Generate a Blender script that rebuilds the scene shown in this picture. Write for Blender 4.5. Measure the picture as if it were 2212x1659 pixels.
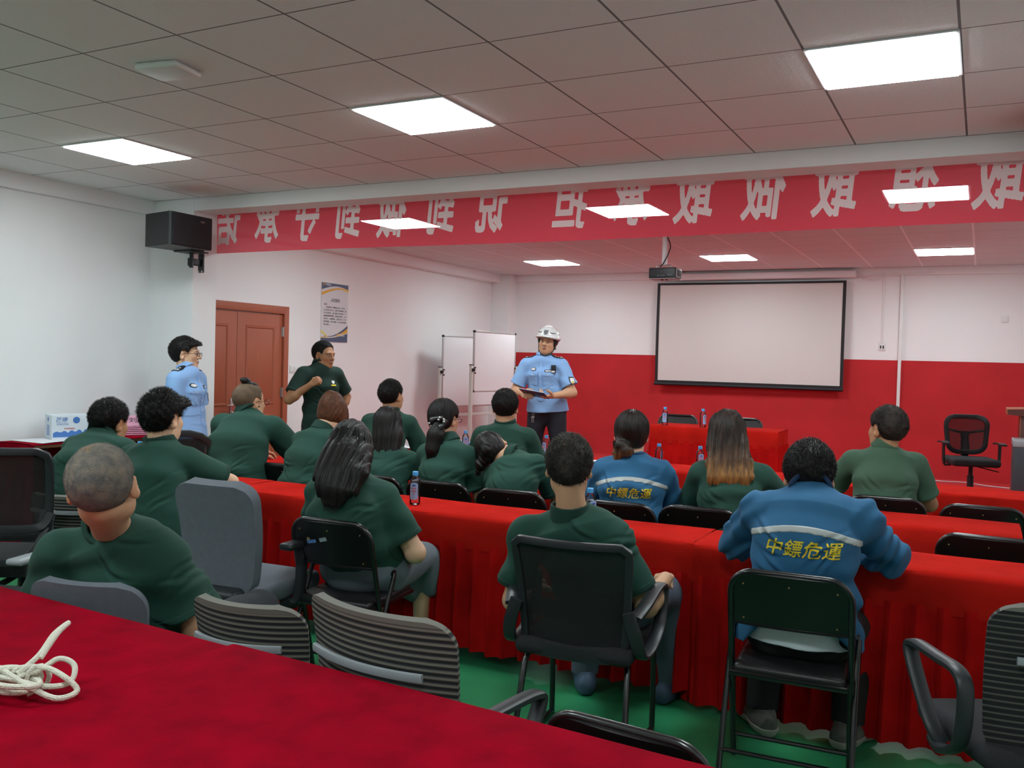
import bpy, bmesh, math, random
import numpy as np
from mathutils import Vector, Matrix
random.seed(7)
PI = math.pi
for _o in list(bpy.data.objects): bpy.data.objects.remove(_o)
SC = bpy.context.scene; COL = SC.collection

# ---------------------------------------------------------------- camera, world, exposure
cam_d = bpy.data.cameras.new('camera'); cam = bpy.data.objects.new('camera', cam_d); COL.objects.link(cam); SC.camera = cam
YAW, PITCH, ROLL, FPX = -0.4773, -0.0236, 0.0274, 1964.63
_cy, _sy, _cp, _sp = math.cos(YAW), math.sin(YAW), math.cos(PITCH), math.sin(PITCH)
_f = Vector((_sy*_cp, _cy*_cp, _sp)); _r = Vector((_cy, -_sy, 0)); _u = _r.cross(_f)
_R = _r*math.cos(ROLL) + _u*math.sin(ROLL); _U = -_r*math.sin(ROLL) + _u*math.cos(ROLL)
cam.matrix_world = Matrix(((_R.x, _U.x, -_f.x, 0), (_R.y, _U.y, -_f.y, 0), (_R.z, _U.z, -_f.z, 1.55), (0, 0, 0, 1)))
cam_d.sensor_fit = 'HORIZONTAL'; cam_d.sensor_width = 36.0; cam_d.lens = 36.0*FPX/2212; cam_d.clip_start = 0.05; cam_d.clip_end = 100
world = bpy.data.worlds.new('world'); SC.world = world; world.use_nodes = True
world.node_tree.nodes['Background'].inputs[0].default_value = (0.8, 0.9, 1, 1)
world.node_tree.nodes['Background'].inputs[1].default_value = 0.05
SC.view_settings.view_transform = 'Standard'; SC.view_settings.look = 'None'; SC.view_settings.gamma = 1.0
SC.view_settings.exposure = 1.38
PANEL_EMISSION = 12.0          # strength of the LED ceiling panels
CEIL = 2.9175; STAGE = 0.22

# ---------------------------------------------------------------- tagging
def tag(o, label=None, cat=None, group=None, kind=None):
    if label: o['label'] = label
    if cat: o['category'] = cat
    if group: o['group'] = group
    if kind: o['kind'] = kind
    return o
def thing(name, label, cat, loc=(0, 0, 0), rz=0.0, group=None):
    o = bpy.data.objects.new(name, None); COL.objects.link(o); o.empty_display_size = 0.1
    o.location = loc; o.rotation_euler = (0, 0, rz)
    return tag(o, label, cat, group)
def copy_tree(o, parent=None):
    kids = list(o.children); c = o.copy(); COL.objects.link(c)
    if parent: c.parent = parent
    for k in kids: copy_tree(k, c)
    return c

# ---------------------------------------------------------------- materials
def S(r, g, b):          # sRGB 0..255 -> linear
    f = lambda c: (c/255/12.92) if c/255 <= 0.04045 else ((c/255+0.055)/1.055)**2.4
    return (f(r), f(g), f(b), 1)
def mat(name, col, rough=0.5, metal=0.0, noise=0.0, nscale=8.0, bump=0.0, bscale=60.0, spec=0.5, sheen=0.0, coat=0.0, stretch=None, emit=0.0, mix=None):
    """principled material; colour varied by a little object-space noise; optional fine bump"""
    m = bpy.data.materials.new(name); m.use_nodes = True; nt = m.node_tree; b = nt.nodes['Principled BSDF']
    b.inputs['Base Color'].default_value = col; b.inputs['Roughness'].default_value = rough; b.inputs['Metallic'].default_value = metal
    b.inputs['Specular IOR Level'].default_value = spec
    if sheen: b.inputs['Sheen Weight'].default_value = sheen; b.inputs['Sheen Roughness'].default_value = 0.4; b.inputs['Sheen Tint'].default_value = (min(1, col[0]*1.6+.05), min(1, col[1]*1.6+.02), min(1, col[2]*1.6+.02), 1)
    if coat: b.inputs['Coat Weight'].default_value = coat; b.inputs['Coat Roughness'].default_value = 0.15
    if emit: b.inputs['Emission Color'].default_value = col; b.inputs['Emission Strength'].default_value = emit
    tc = nt.nodes.new('ShaderNodeTexCoord'); src = tc.outputs['Object']
    if stretch:
        mp = nt.nodes.new('ShaderNodeMapping'); mp.inputs['Scale'].default_value = stretch; nt.links.new(src, mp.inputs[0]); src = mp.outputs[0]
    if noise > 0 or mix:
        n = nt.nodes.new('ShaderNodeTexNoise'); n.inputs['Scale'].default_value = nscale; n.inputs['Detail'].default_value = 4
        nt.links.new(src, n.inputs['Vector'])
        r = nt.nodes.new('ShaderNodeValToRGB'); r.color_ramp.elements[0].position = 0.32; r.color_ramp.elements[1].position = 0.68
        c2 = mix if mix else tuple(min(1, c*(1+noise)) for c in col[:3])+(1,)
        c1 = col if mix else tuple(c*(1-noise) for c in col[:3])+(1,)
        r.color_ramp.elements[0].color = c1; r.color_ramp.elements[1].color = c2
        nt.links.new(n.outputs['Fac'], r.inputs[0]); nt.links.new(r.outputs[0], b.inputs['Base Color'])
    if bump > 0:
        n2 = nt.nodes.new('ShaderNodeTexNoise'); n2.inputs['Scale'].default_value = bscale; n2.inputs['Detail'].default_value = 3
        nt.links.new(src, n2.inputs['Vector'])
        bp = nt.nodes.new('ShaderNodeBump'); bp.inputs['Strength'].default_value = bump; bp.inputs['Distance'].default_value = 0.01
        nt.links.new(n2.outputs['Fac'], bp.inputs['Height']); nt.links.new(bp.outputs[0], b.inputs['Normal'])
    return m
def emission(name, col, strength):
    m = bpy.data.materials.new(name); m.use_nodes = True; nt = m.node_tree; nt.nodes.remove(nt.nodes['Principled BSDF'])
    e = nt.nodes.new('ShaderNodeEmission'); e.inputs[0].default_value = col; e.inputs[1].default_value = strength
    nt.links.new(e.outputs[0], nt.nodes['Material Output'].inputs[0]); return m
# ---------------------------------------------------------------- polygon builder
class MB:
    def __init__(s): s.v = []; s.f = []
    def add(s, vs, fs):
        o = len(s.v); s.v += [tuple(map(float, p)) for p in vs]; s.f += [tuple(i+o for i in f) for f in fs]; return s
    def box(s, c, d, R=None, bev=0.0):
        x, y, z = d[0]/2, d[1]/2, d[2]/2
        if bev <= 0:
            P = [(-x,-y,-z),(x,-y,-z),(x,y,-z),(-x,y,-z),(-x,-y,z),(x,-y,z),(x,y,z),(-x,y,z)]
            F = [(0,3,2,1),(4,5,6,7),(0,1,5,4),(1,2,6,5),(2,3,7,6),(3,0,4,7)]
        else:
            bm = bmesh.new(); bmesh.ops.create_cube(bm, size=1)
            for q in bm.verts: q.co = Vector((q.co.x*d[0], q.co.y*d[1], q.co.z*d[2]))
            bmesh.ops.bevel(bm, geom=bm.edges[:], offset=min(bev, min(d)*.49), segments=3, profile=0.5, affect='EDGES')
            bm.verts.index_update(); P = [tuple(q.co) for q in bm.verts]; F = [tuple(q.index for q in f.verts) for f in bm.faces]; bm.free()
        if R is not None: P = [tuple(Matrix(R) @ Vector(p)) if not isinstance(R, Matrix) else tuple(R @ Vector(p)) for p in P]
        return s.add([(p[0]+c[0], p[1]+c[1], p[2]+c[2]) for p in P], F)
    def bb(s, lo, hi, bev=0.0):
        return s.box([(a+b)/2 for a, b in zip(lo, hi)], [b-a for a, b in zip(lo, hi)], bev=bev)
    def tube(s, pts, r, n=10, closed=False, flat=None, caps=True):
        """sweep a circle (or ellipse flat=(ru, rv, up)) along pts"""
        pts = [Vector(p) for p in pts]; N = len(pts); rs = r if isinstance(r, (list, tuple)) else [r]*N
        T = []
        for i in range(N):
            a = pts[(i-1) % N] if (closed or i > 0) else pts[i]; b = pts[(i+1) % N] if (closed or i < N-1) else pts[i]
            T.append((b-a).normalized())
        up = Vector(flat[2]) if flat else (Vector((0, 0, 1)) if abs(T[0].z) < .9 else Vector((0, 1, 0)))
        V_ = []
        u = (up - T[0]*up.dot(T[0])).normalized()
        for i in range(N):
            if flat: u = (up - T[i]*up.dot(T[i])).normalized()
            else: u = (u - T[i]*u.dot(T[i])).normalized()
            w = T[i].cross(u)
            for k in range(n):
                a = 2*PI*k/n
                if flat:
                    ca, sa = math.cos(a), math.sin(a)
                    ex = lambda q: math.copysign(abs(q)**0.6, q)
                    V_.append(pts[i] + w*ex(ca)*flat[0]*(rs[i]) + u*ex(sa)*flat[1]*(rs[i]))
                else: V_.append(pts[i] + (u*math.cos(a) + w*math.sin(a))*rs[i])
        F = []
        for i in range(N if closed else N-1):
            j = (i+1) % N
            for k in range(n): F.append((i*n+k, i*n+(k+1) % n, j*n+(k+1) % n, j*n+k))
        if caps and not closed: F += [tuple(range(n))[::-1], tuple((N-1)*n+k for k in range(n))]
        return s.add(V_, F)
    def lathe(s, prof, c=(0, 0, 0), n=24, caps=True):
        V_ = []; m = len(prof)
        for r, z in prof:
            for k in range(n): V_.append((c[0]+r*math.cos(2*PI*k/n), c[1]+r*math.sin(2*PI*k/n), c[2]+z))
        F = [(i*n+k, i*n+(k+1) % n, (i+1)*n+(k+1) % n, (i+1)*n+k) for i in range(m-1) for k in range(n)]
        if caps: F += [tuple(range(n))[::-1], tuple((m-1)*n+k for k in range(n))]
        return s.add(V_, F)
    def grid(s, fn, nu, nv, thick=0.0, both=True):
        """surface fn(u,v)->point, u,v in 0..1; thick>0 gives it a back face and rims"""
        P = [[Vector(fn(i/nu, j/nv)) for j in range(nv+1)] for i in range(nu+1)]
        V_ = [p for r in P for p in r]; w = nv+1
        F = [(i*w+j, (i+1)*w+j, (i+1)*w+j+1, i*w+j+1) for i in range(nu) for j in range(nv)]
        if thick > 0:
            B = []
            for i in range(nu+1):
                for j in range(nv+1):
                    du = P[min(i+1, nu)][j]-P[max(i-1, 0)][j]; dv = P[i][min(j+1, nv)]-P[i][max(j-1, 0)]
                    B.append(P[i][j] - du.cross(dv).normalized()*thick)
            o = len(V_); V_ += B; F += [(o+i*w+j, o+i*w+j+1, o+(i+1)*w+j+1, o+(i+1)*w+j) for i in range(nu) for j in range(nv)]
            rim = [i*w for i in range(nu+1)] + [nu*w+j for j in range(1, nv+1)] + [i*w+nv for i in range(nu-1, -1, -1)] + [j for j in range(nv-1, 0, -1)]
            for a, b in zip(rim, rim[1:]+rim[:1]): F.append((b, a, o+a, o+b))
        return s.add(V_, F)
    def prism(s, poly, z0, z1, ax=2):
        """extrude a 2D polygon along axis ax"""
        def P(p, h):
            return {2: (p[0], p[1], h), 1: (p[0], h, p[1]), 0: (h, p[0], p[1])}[ax]
        n = len(poly); V_ = [P(p, z0) for p in poly] + [P(p, z1) for p in poly]
        return s.add(V_, [tuple(range(n))[::-1], tuple(range(n, 2*n))] + [(i, (i+1) % n, n+(i+1) % n, n+i) for i in range(n)])
    def rot(s, R, i0=0, c=(0, 0, 0)):
        c = Vector(c); s.v[i0:] = [tuple(c + R @ (Vector(p)-c)) for p in s.v[i0:]]; return s
    def build(s, name, m, parent=None, smooth=True, fix=True):
        me = bpy.data.meshes.new(name); me.from_pydata(s.v, [], s.f)
        if fix:
            bm = bmesh.new(); bm.from_mesh(me); bmesh.ops.recalc_face_normals(bm, faces=bm.faces[:]); bm.to_mesh(me); bm.free()
        me.materials.append(m)
        if smooth:
            for p in me.polygons: p.use_smooth = True
            try: me.set_sharp_from_angle(angle=math.radians(38))
            except Exception: pass
        o = bpy.data.objects.new(name, me); COL.objects.link(o)
        if parent: o.parent = parent
        return o
def arc(c, r, a0, a1, n, plane='xz'):
    out = []
    for i in range(n+1):
        a = a0+(a1-a0)*i/n; u, w = c[0]+r*math.cos(a), c[1]+r*math.sin(a); out.append((u, w))
    return out
def smooth_path(pts, n=6):
    """Catmull-Rom through pts"""
    P = [Vector(p) for p in pts]; out = []
    for i in range(len(P)-1):
        p0 = P[max(i-1, 0)]; p1 = P[i]; p2 = P[i+1]; p3 = P[min(i+2, len(P)-1)]
        for k in range(n):
            t = k/n
            out.append(0.5*((2*p1)+(p2-p0)*t+(2*p0-5*p1+4*p2-p3)*t*t+(3*p1-p0-3*p2+p3)*t**3))
    return out+[P[-1]]
def text_mesh(body, size, name, m, parent, M, bold=0.0, shear=0.0, depth=0.002, align='CENTER'):
    cu = bpy.data.curves.new(name, 'FONT'); cu.body = body; cu.size = size; cu.align_x = align; cu.align_y = 'CENTER'
    cu.offset = min(bold, .006*size); cu.shear = shear; cu.extrude = depth/2; cu.resolution_u = 3
    t = bpy.data.objects.new(name+'_curve', cu); COL.objects.link(t)
    dg = bpy.context.evaluated_depsgraph_get(); dg.update()
    me = bpy.data.meshes.new_from_object(t.evaluated_get(dg)); me.name = name
    bpy.data.objects.remove(t); bpy.data.curves.remove(cu)
    me.transform(M); me.materials.clear(); me.materials.append(m)
    if M.determinant() < 0: me.flip_normals()
    o = bpy.data.objects.new(name, me); COL.objects.link(o)
    if parent: o.parent = parent
    return o
# ---------------------------------------------------------------- implicit-surface modeller (people, hair, cloth)
def V(*a): return np.array(a, dtype=np.float64)
def unit(v):
    v = np.asarray(v, float); return v / (np.linalg.norm(v) + 1e-12)
def rotm(axis, deg):
    return np.array(Matrix.Rotation(math.radians(deg), 3, Vector(tuple(axis))))
def noise3(x, y, z, f, seed=0):
    """cheap smooth pseudo-noise made of warped sines, about -1..1"""
    s = seed * 1.7
    a = np.sin(f*(x*1.0 + y*0.6) + 1.3*np.sin(f*0.7*z + s) + s)
    b = np.sin(f*(y*1.1 - z*0.5) + 1.1*np.sin(f*0.8*x + 2.1 + s) + 1.7*s)
    c = np.sin(f*(z*0.9 + x*0.55) + 1.2*np.sin(f*0.75*y + 4.2 + s) + 2.3*s)
    return (a + b + c) / 3.0
class Field:
    def __init__(self, lo, hi, vox):
        self.lo = np.asarray(lo, float) - 2*vox; self.v = vox
        self.n = np.ceil((np.asarray(hi, float) + 2*vox - self.lo) / vox).astype(int) + 1
        self.d = np.full(self.n, 0.5, dtype=np.float32)
    def sub(self, lo, hi, m):
        i0 = np.maximum(np.floor((np.asarray(lo) - m - self.lo)/self.v).astype(int), 0)
        i1 = np.minimum(np.ceil((np.asarray(hi) + m - self.lo)/self.v).astype(int) + 1, self.n)
        if np.any(i1 <= i0): return None
        sl = tuple(slice(a, b) for a, b in zip(i0, i1))
        ax = [self.lo[k] + self.v*np.arange(i0[k], i1[k]) for k in range(3)]
        return sl, ax[0][:, None, None], ax[1][None, :, None], ax[2][None, None, :]
    def put(self, fn, lo, hi, k=0.0, op='u'):
        s = self.sub(lo, hi, k + 3*self.v)
        if s is None: return
        sl, X, Y, Z = s
        b = np.broadcast_to(fn(X, Y, Z), self.d[sl].shape); a = self.d[sl]
        if op == 'u':
            if k > 0:
                h = np.maximum(k - np.abs(a - b), 0)/k; r = np.minimum(a, b) - h*h*k*0.25
            else: r = np.minimum(a, b)
        else:                                   # subtract
            b = -b
            if k > 0:
                h = np.maximum(k - np.abs(a - b), 0)/k; r = np.maximum(a, b) + h*h*k*0.25
            else: r = np.maximum(a, b)
        self.d[sl] = r
    def ell(self, c, r, k=0.0, op='u', R=None, disp=None):
        c = np.asarray(c, float); r = np.asarray(r, float)
        def fn(X, Y, Z):
            x, y, z = X-c[0], Y-c[1], Z-c[2]
            if R is not None:
                x, y, z = (R[0][0]*x+R[1][0]*y+R[2][0]*z, R[0][1]*x+R[1][1]*y+R[2][1]*z, R[0][2]*x+R[1][2]*y+R[2][2]*z)
            k0 = np.sqrt((x/r[0])**2 + (y/r[1])**2 + (z/r[2])**2)
            k1 = np.sqrt((x/r[0]**2)**2 + (y/r[1]**2)**2 + (z/r[2]**2)**2) + 1e-9
            d = k0*(k0-1)/k1
            return d if disp is None else d + disp(X, Y, Z)
        m = r.max() if R is not None else r
        self.put(fn, c-m, c+m, k, op)
    def cone(self, a, b, ra, rb, k=0.0, op='u', cap=False, disp=None):
        """tapered capsule; cap=True ends it flat at b"""
        a = np.asarray(a, float); b = np.asarray(b, float); ab = b-a; L = np.linalg.norm(ab)+1e-9; u = ab/L
        def fn(X, Y, Z):
            x, y, z = X-a[0], Y-a[1], Z-a[2]
            t = x*u[0]+y*u[1]+z*u[2]; tc = np.clip(t, 0, L)
            dx, dy, dz = x-u[0]*tc, y-u[1]*tc, z-u[2]*tc
            d = np.sqrt(dx*dx+dy*dy+dz*dz) - (ra+(rb-ra)*tc/L)
            if disp is not None: d = d + disp(X, Y, Z)
            if cap: d = np.maximum(d, t-L)
            return d
        r = max(ra, rb); self.put(fn, np.minimum(a, b)-r, np.maximum(a, b)+r, k, op)
    def chain(self, pts, rs, k=0.01):
        for i in range(len(pts)-1): self.cone(pts[i], pts[i+1], rs[i], rs[i+1], k)
    def loft(self, pts, A, B, lat, k=0.03, ks=0.03, disp=None, endcap=0.7, flat0=False):
        """elliptical sections A (lateral) x B (sagittal) along pts"""
        pts = [np.asarray(p, float) for p in pts]; lat = unit(lat); n = len(pts)
        def fn(X, Y, Z):
            out = None
            for i in range(n-1):
                a, b = pts[i], pts[i+1]; L = np.linalg.norm(b-a)+1e-9; u = (b-a)/L
                l = unit(lat - u*np.dot(lat, u)); sg = np.cross(u, l)
                x, y, z = X-a[0], Y-a[1], Z-a[2]
                t = x*u[0]+y*u[1]+z*u[2]; tc = np.clip(t, 0, L); f = tc/L
                p = x*l[0]+y*l[1]+z*l[2]; q = x*sg[0]+y*sg[1]+z*sg[2]; w = t-tc
                ra = A[i]+(A[i+1]-A[i])*f; rb = B[i]+(B[i+1]-B[i])*f; rc = np.minimum(ra, rb)*endcap
                k0 = np.sqrt((p/ra)**2+(q/rb)**2+(w/rc)**2)
                k1 = np.sqrt((p/ra**2)**2+(q/rb**2)**2+(w/rc**2)**2)+1e-6
                d = k0*(k0-1)/k1
                d = np.where(k0 < 0.3, -0.7*np.minimum(ra, rb), d)
                if flat0 and i == 0: d = np.maximum(d, -t)
                if out is None: out = d
                else:
                    h = np.maximum(ks-np.abs(out-d), 0)/ks; out = np.minimum(out, d)-h*h*ks*0.25
            return out if disp is None else out + disp(X, Y, Z)
        P = np.array(pts); r = max(max(A), max(B))
        self.put(fn, P.min(0)-r, P.max(0)+r, k)
    def cut(self, fn):
        ax = [self.lo[k] + self.v*np.arange(self.n[k]) for k in range(3)]
        self.d = np.maximum(self.d, fn(ax[0][:, None, None], ax[1][None, :, None], ax[2][None, None, :])).astype(np.float32)
    def mesh(self):
        d = self.d; s = d < 0
        c = [s[:-1,:-1,:-1], s[1:,:-1,:-1], s[:-1,1:,:-1], s[1:,1:,:-1], s[:-1,:-1,1:], s[1:,:-1,1:], s[:-1,1:,1:], s[1:,1:,1:]]
        cnt = np.zeros(c[0].shape, np.int8)
        for q in c: cnt += q
        act = (cnt > 0) & (cnt < 8)
        I, J, K = np.nonzero(act); nv = len(I)
        idx = np.full(act.shape, -1, np.int32); idx[I, J, K] = np.arange(nv)
        off = [(0,0,0),(1,0,0),(0,1,0),(1,1,0),(0,0,1),(1,0,1),(0,1,1),(1,1,1)]
        val = np.stack([d[I+o[0], J+o[1], K+o[2]] for o in off], 1).astype(np.float64)
        E = [(0,1),(2,3),(4,5),(6,7),(0,2),(1,3),(4,6),(5,7),(0,4),(1,5),(2,6),(3,7)]
        acc = np.zeros((nv, 3)); num = np.zeros(nv); O = np.array(off, float)
        for a, b in E:
            m = (val[:, a] < 0) != (val[:, b] < 0)
            t = np.where(m, val[:, a]/(val[:, a]-val[:, b]+1e-20), 0)
            p = O[a] + (O[b]-O[a])*t[:, None]
            acc += p*m[:, None]; num += m
        v = (np.stack([I, J, K], 1) + acc/num[:, None])*self.v + self.lo
        F = []
        for ax in range(3):
            sl0 = [slice(None)]*3; sl1 = [slice(None)]*3; sl0[ax] = slice(0, -1); sl1[ax] = slice(1, None)
            a, b = s[tuple(sl0)], s[tuple(sl1)]
            ch = a != b
            o1, o2 = (ax+1) % 3, (ax+2) % 3
            g = np.array(np.nonzero(ch)).T
            g = g[(g[:, o1] > 0) & (g[:, o2] > 0) & (g[:, o1] < self.n[o1]-1) & (g[:, o2] < self.n[o2]-1)]
            fl = a[tuple(g.T)]
            def at(d1, d2):
                h = g.copy(); h[:, o1] -= d1; h[:, o2] -= d2
                return idx[tuple(h.T)]
            q = np.stack([at(1, 1), at(0, 1), at(0, 0), at(1, 0)], 1)
            q[~fl] = q[~fl][:, ::-1]; F.append(q)
        return v, np.concatenate(F)
def np_mesh(name, v, f, mat, parent=None, smooth=True, col=None):
    me = bpy.data.meshes.new(name)
    me.vertices.add(len(v)); me.vertices.foreach_set('co', np.asarray(v, np.float32).ravel())
    n = f.shape[1]
    me.loops.add(f.size); me.loops.foreach_set('vertex_index', f.astype(np.int32).ravel())
    me.polygons.add(len(f)); me.polygons.foreach_set('loop_start', np.arange(0, f.size, n, dtype=np.int32))
    me.polygons.foreach_set('use_smooth', np.full(len(f), smooth))
    me.update(calc_edges=True)
    if col is not None:
        at = me.color_attributes.new('tone', 'FLOAT_COLOR', 'POINT')
        at.data.foreach_set('color', np.concatenate([col, np.ones((len(col), 1))], 1).astype(np.float32).ravel())
    me.materials.append(mat)
    o = bpy.data.objects.new(name, me); COL.objects.link(o)
    if parent: o.parent = parent
    return o

GLYPHS = {}
def bold_glyph(ch, bold=.03, n=90, shear=0.0):
    """outline of one character thickened evenly: flat quad mesh in glyph units (em = 1)"""
    key = (ch, bold, n)
    if key not in GLYPHS:
        m_ = bpy.data.materials.get('tmp') or bpy.data.materials.new('tmp')
        o = text_mesh(ch, 1.0, 'tmp_glyph', m_, None, Matrix.Identity(4), 0, 0, 0); me = o.data; bm = bmesh.new(); bm.from_mesh(me)
        bmesh.ops.remove_doubles(bm, verts=bm.verts[:], dist=1e-5); bmesh.ops.triangulate(bm, faces=bm.faces[:])
        tri = np.array([[(v.co.x, v.co.y) for v in f.verts] for f in bm.faces]); ed = np.array([[(v.co.x, v.co.y) for v in e.verts] for e in bm.edges if len(e.link_faces) == 1]); bm.free()
        bpy.data.objects.remove(o); bpy.data.meshes.remove(me)
        lo = tri.reshape(-1, 2).min(0)-bold*2; hi = tri.reshape(-1, 2).max(0)+bold*2; h = (hi-lo).max()/n
        F = Field((lo[0], lo[1], -h*1.5), (hi[0], hi[1], h*1.5), h)
        X = (F.lo[0]+h*np.arange(F.n[0]))[:, None]; Y = (F.lo[1]+h*np.arange(F.n[1]))[None, :]
        ins = np.zeros((F.n[0], F.n[1]), bool)
        for t in tri:
            (x0, y0), (x1, y1), (x2, y2) = t; a = (x1-x0)*(Y-y0)-(y1-y0)*(X-x0); b = (x2-x1)*(Y-y1)-(y2-y1)*(X-x1); c = (x0-x2)*(Y-y2)-(y0-y2)*(X-x2)
            ins |= ((a >= 0) & (b >= 0) & (c >= 0)) | ((a <= 0) & (b <= 0) & (c <= 0))
        D = np.full(ins.shape, 9.0)
        for (p, q) in ed:
            d = q-p; L = d@d+1e-12; t = np.clip(((X-p[0])*d[0]+(Y-p[1])*d[1])/L, 0, 1); D = np.minimum(D, (X-p[0]-d[0]*t)**2+(Y-p[1]-d[1]*t)**2)
        D = np.sqrt(D); D[ins] *= -1; Z = F.lo[2]+h*np.arange(F.n[2])
        F.d = np.maximum((D-bold)[:, :, None], np.abs(Z)[None, None, :]-h*.6).astype(np.float32)
        v, f = F.mesh(); c = v[f].mean(1); nz = np.cross(v[f[:, 1]]-v[f[:, 0]], v[f[:, 2]]-v[f[:, 0]])[:, 2]
        zt = v[:, 2].max(); keep = (c[:, 2] > zt-h*.3) & (np.abs(nz) > 1e-9); f = f[keep]; used = np.unique(f); mp = np.full(len(v), -1); mp[used] = np.arange(len(used))
        GLYPHS[key] = (v[used][:, :2], mp[f])
    v, f = GLYPHS[key]; v = v.copy(); v[:, 0] += shear*v[:, 1]; return v, f
# ---------------------------------------------------------------- people
UP = V(0, 0, 1)
def frame(yaw):           # right, forward of someone turned yaw degrees to the left of +Y
    a = math.radians(yaw); return V(math.cos(a), math.sin(a), 0), V(-math.sin(a), math.cos(a), 0)
def head_matrix(h):       # yaw left, pitch up, roll to the right
    return rotm((0, 0, 1), h[0]) @ rotm((1, 0, 0), h[1]) @ rotm((0, 1, 0), h[2])
def skin_mat(name, col):
    m = mat(name, col, 0.5, spec=0.35, bump=0.06, bscale=220)
    nt = m.node_tree; b = nt.nodes['Principled BSDF']; at = nt.nodes.new('ShaderNodeAttribute'); at.attribute_name = 'tone'
    nt.links.new(at.outputs['Color'], b.inputs['Base Color'])
    b.inputs['Subsurface Weight'].default_value = 0.08; b.inputs['Subsurface Radius'].default_value = (.02, .008, .004)
    return m
def hand_field(F, wr, d, side, nrm, s, curl, spread=0.0, k=0.008):
    """palm, four fingers and a thumb; d = direction of the palm, nrm = back of the hand, side=+1 thumb towards d x nrm"""
    d = unit(d); nrm = unit(nrm - d*np.dot(nrm, d)); lat = np.cross(d, nrm)*side        # lat points to the thumb side
    R = np.stack([lat, d, nrm], 1)
    c = wr + d*0.048*s
    F.ell(c, (.041*s, .055*s, .016*s), 0.02, R=R)
    L = [.041, .046, .043, .034]; off = [.029, .010, -.010, -.028]; st = [.092, .097, .094, .086]; r0 = [.0088, .009, .0087, .0078]
    for i in range(4):
        p = wr + d*st[i]*s*0.92 + lat*off[i]*s; pts = [p - d*.02*s]; a = 0; 
        fd = unit(d + lat*off[i]*4*spread)
        pts.append(p); q = p
        for j, ll in enumerate((L[i], L[i]*.66, L[i]*.52)):
            a += curl[j]*(1+.06*i); dirj = fd*math.cos(a) - nrm*math.sin(a); q = q + dirj*ll*s; pts.append(q)
        F.chain(pts, [r0[i]*s*1.05, r0[i]*s*1.02, r0[i]*s, r0[i]*s*.93, r0[i]*s*.8], k)
    t0 = wr + d*.018*s + lat*.022*s - nrm*.006*s; td = unit(d*.62 + lat*.72 - nrm*.28); t1 = t0 + td*.044*s
    td2 = unit(d*.85 + lat*.25 - nrm*(.25+.35*curl[0])); t2 = t1 + td2*.034*s; t3 = t2 + unit(td2 - nrm*.3*curl[1])*.026*s
    F.chain([t0, t1, t2, t3], [.015*s, .0115*s, .0105*s, .0085*s], 0.012)
def head_field(F, H, R, s, face=True, wide=1.0):
    def W(x, y, z): return H + R @ (V(x*wide, y, z)*s)
    def E(c, r, k=.02, op='u', R2=None): F.ell(W(*c), V(r[0]*wide, r[1], r[2])*s, k*s, op, R if R2 is None else R @ R2)
    E((0, -.016, .032), (.076, .098, .085)); E((0, .03, -.03), (.061, .06, .084), .03); E((0, .052, -.09), (.034, .03, .024), .03)
    for q in (-1, 1):
        E((q*.045, .02, -.062), (.022, .04, .03), .03); E((q*.043, .052, -.022), (.022, .026, .022), .02)
        E((q*.0785, -.010, -.006), (.010, .021, .034), .008, R2=rotm((0, 0, 1), q*-22)); E((q*.082, -.004, -.027), (.008, .012, .012), .008)
        E((q*.0905, -.002, .000), (.007, .010, .018), .006, 'd')
    if face:
        E((0, .078, .026), (.052, .016, .012), .02)
        for q in (-1, 1): E((q*.031, .098, .006), (.019, .016, .011), .014, 'd')
        for q in (-1, 1): E((q*.031, .077, .005), (.0135, .0125, .0125), .002); E((q*.031, .080, .0135), (.017, .011, .005), .004)
        F.cone(W(0, .088, .018), W(0, .106, -.022), .0075*s, .0125*s, .012*s)
        for q in (-1, 1): E((q*.0125, .098, -.026), (.0085, .010, .008), .006)
        E((0, .086, -.052), (.024, .010, .0065), .008); E((0, .085, -.0635), (.020, .010, .0075), .007); E((0, .097, -.0575), (.018, .005, .0018), .003, 'd')
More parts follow.
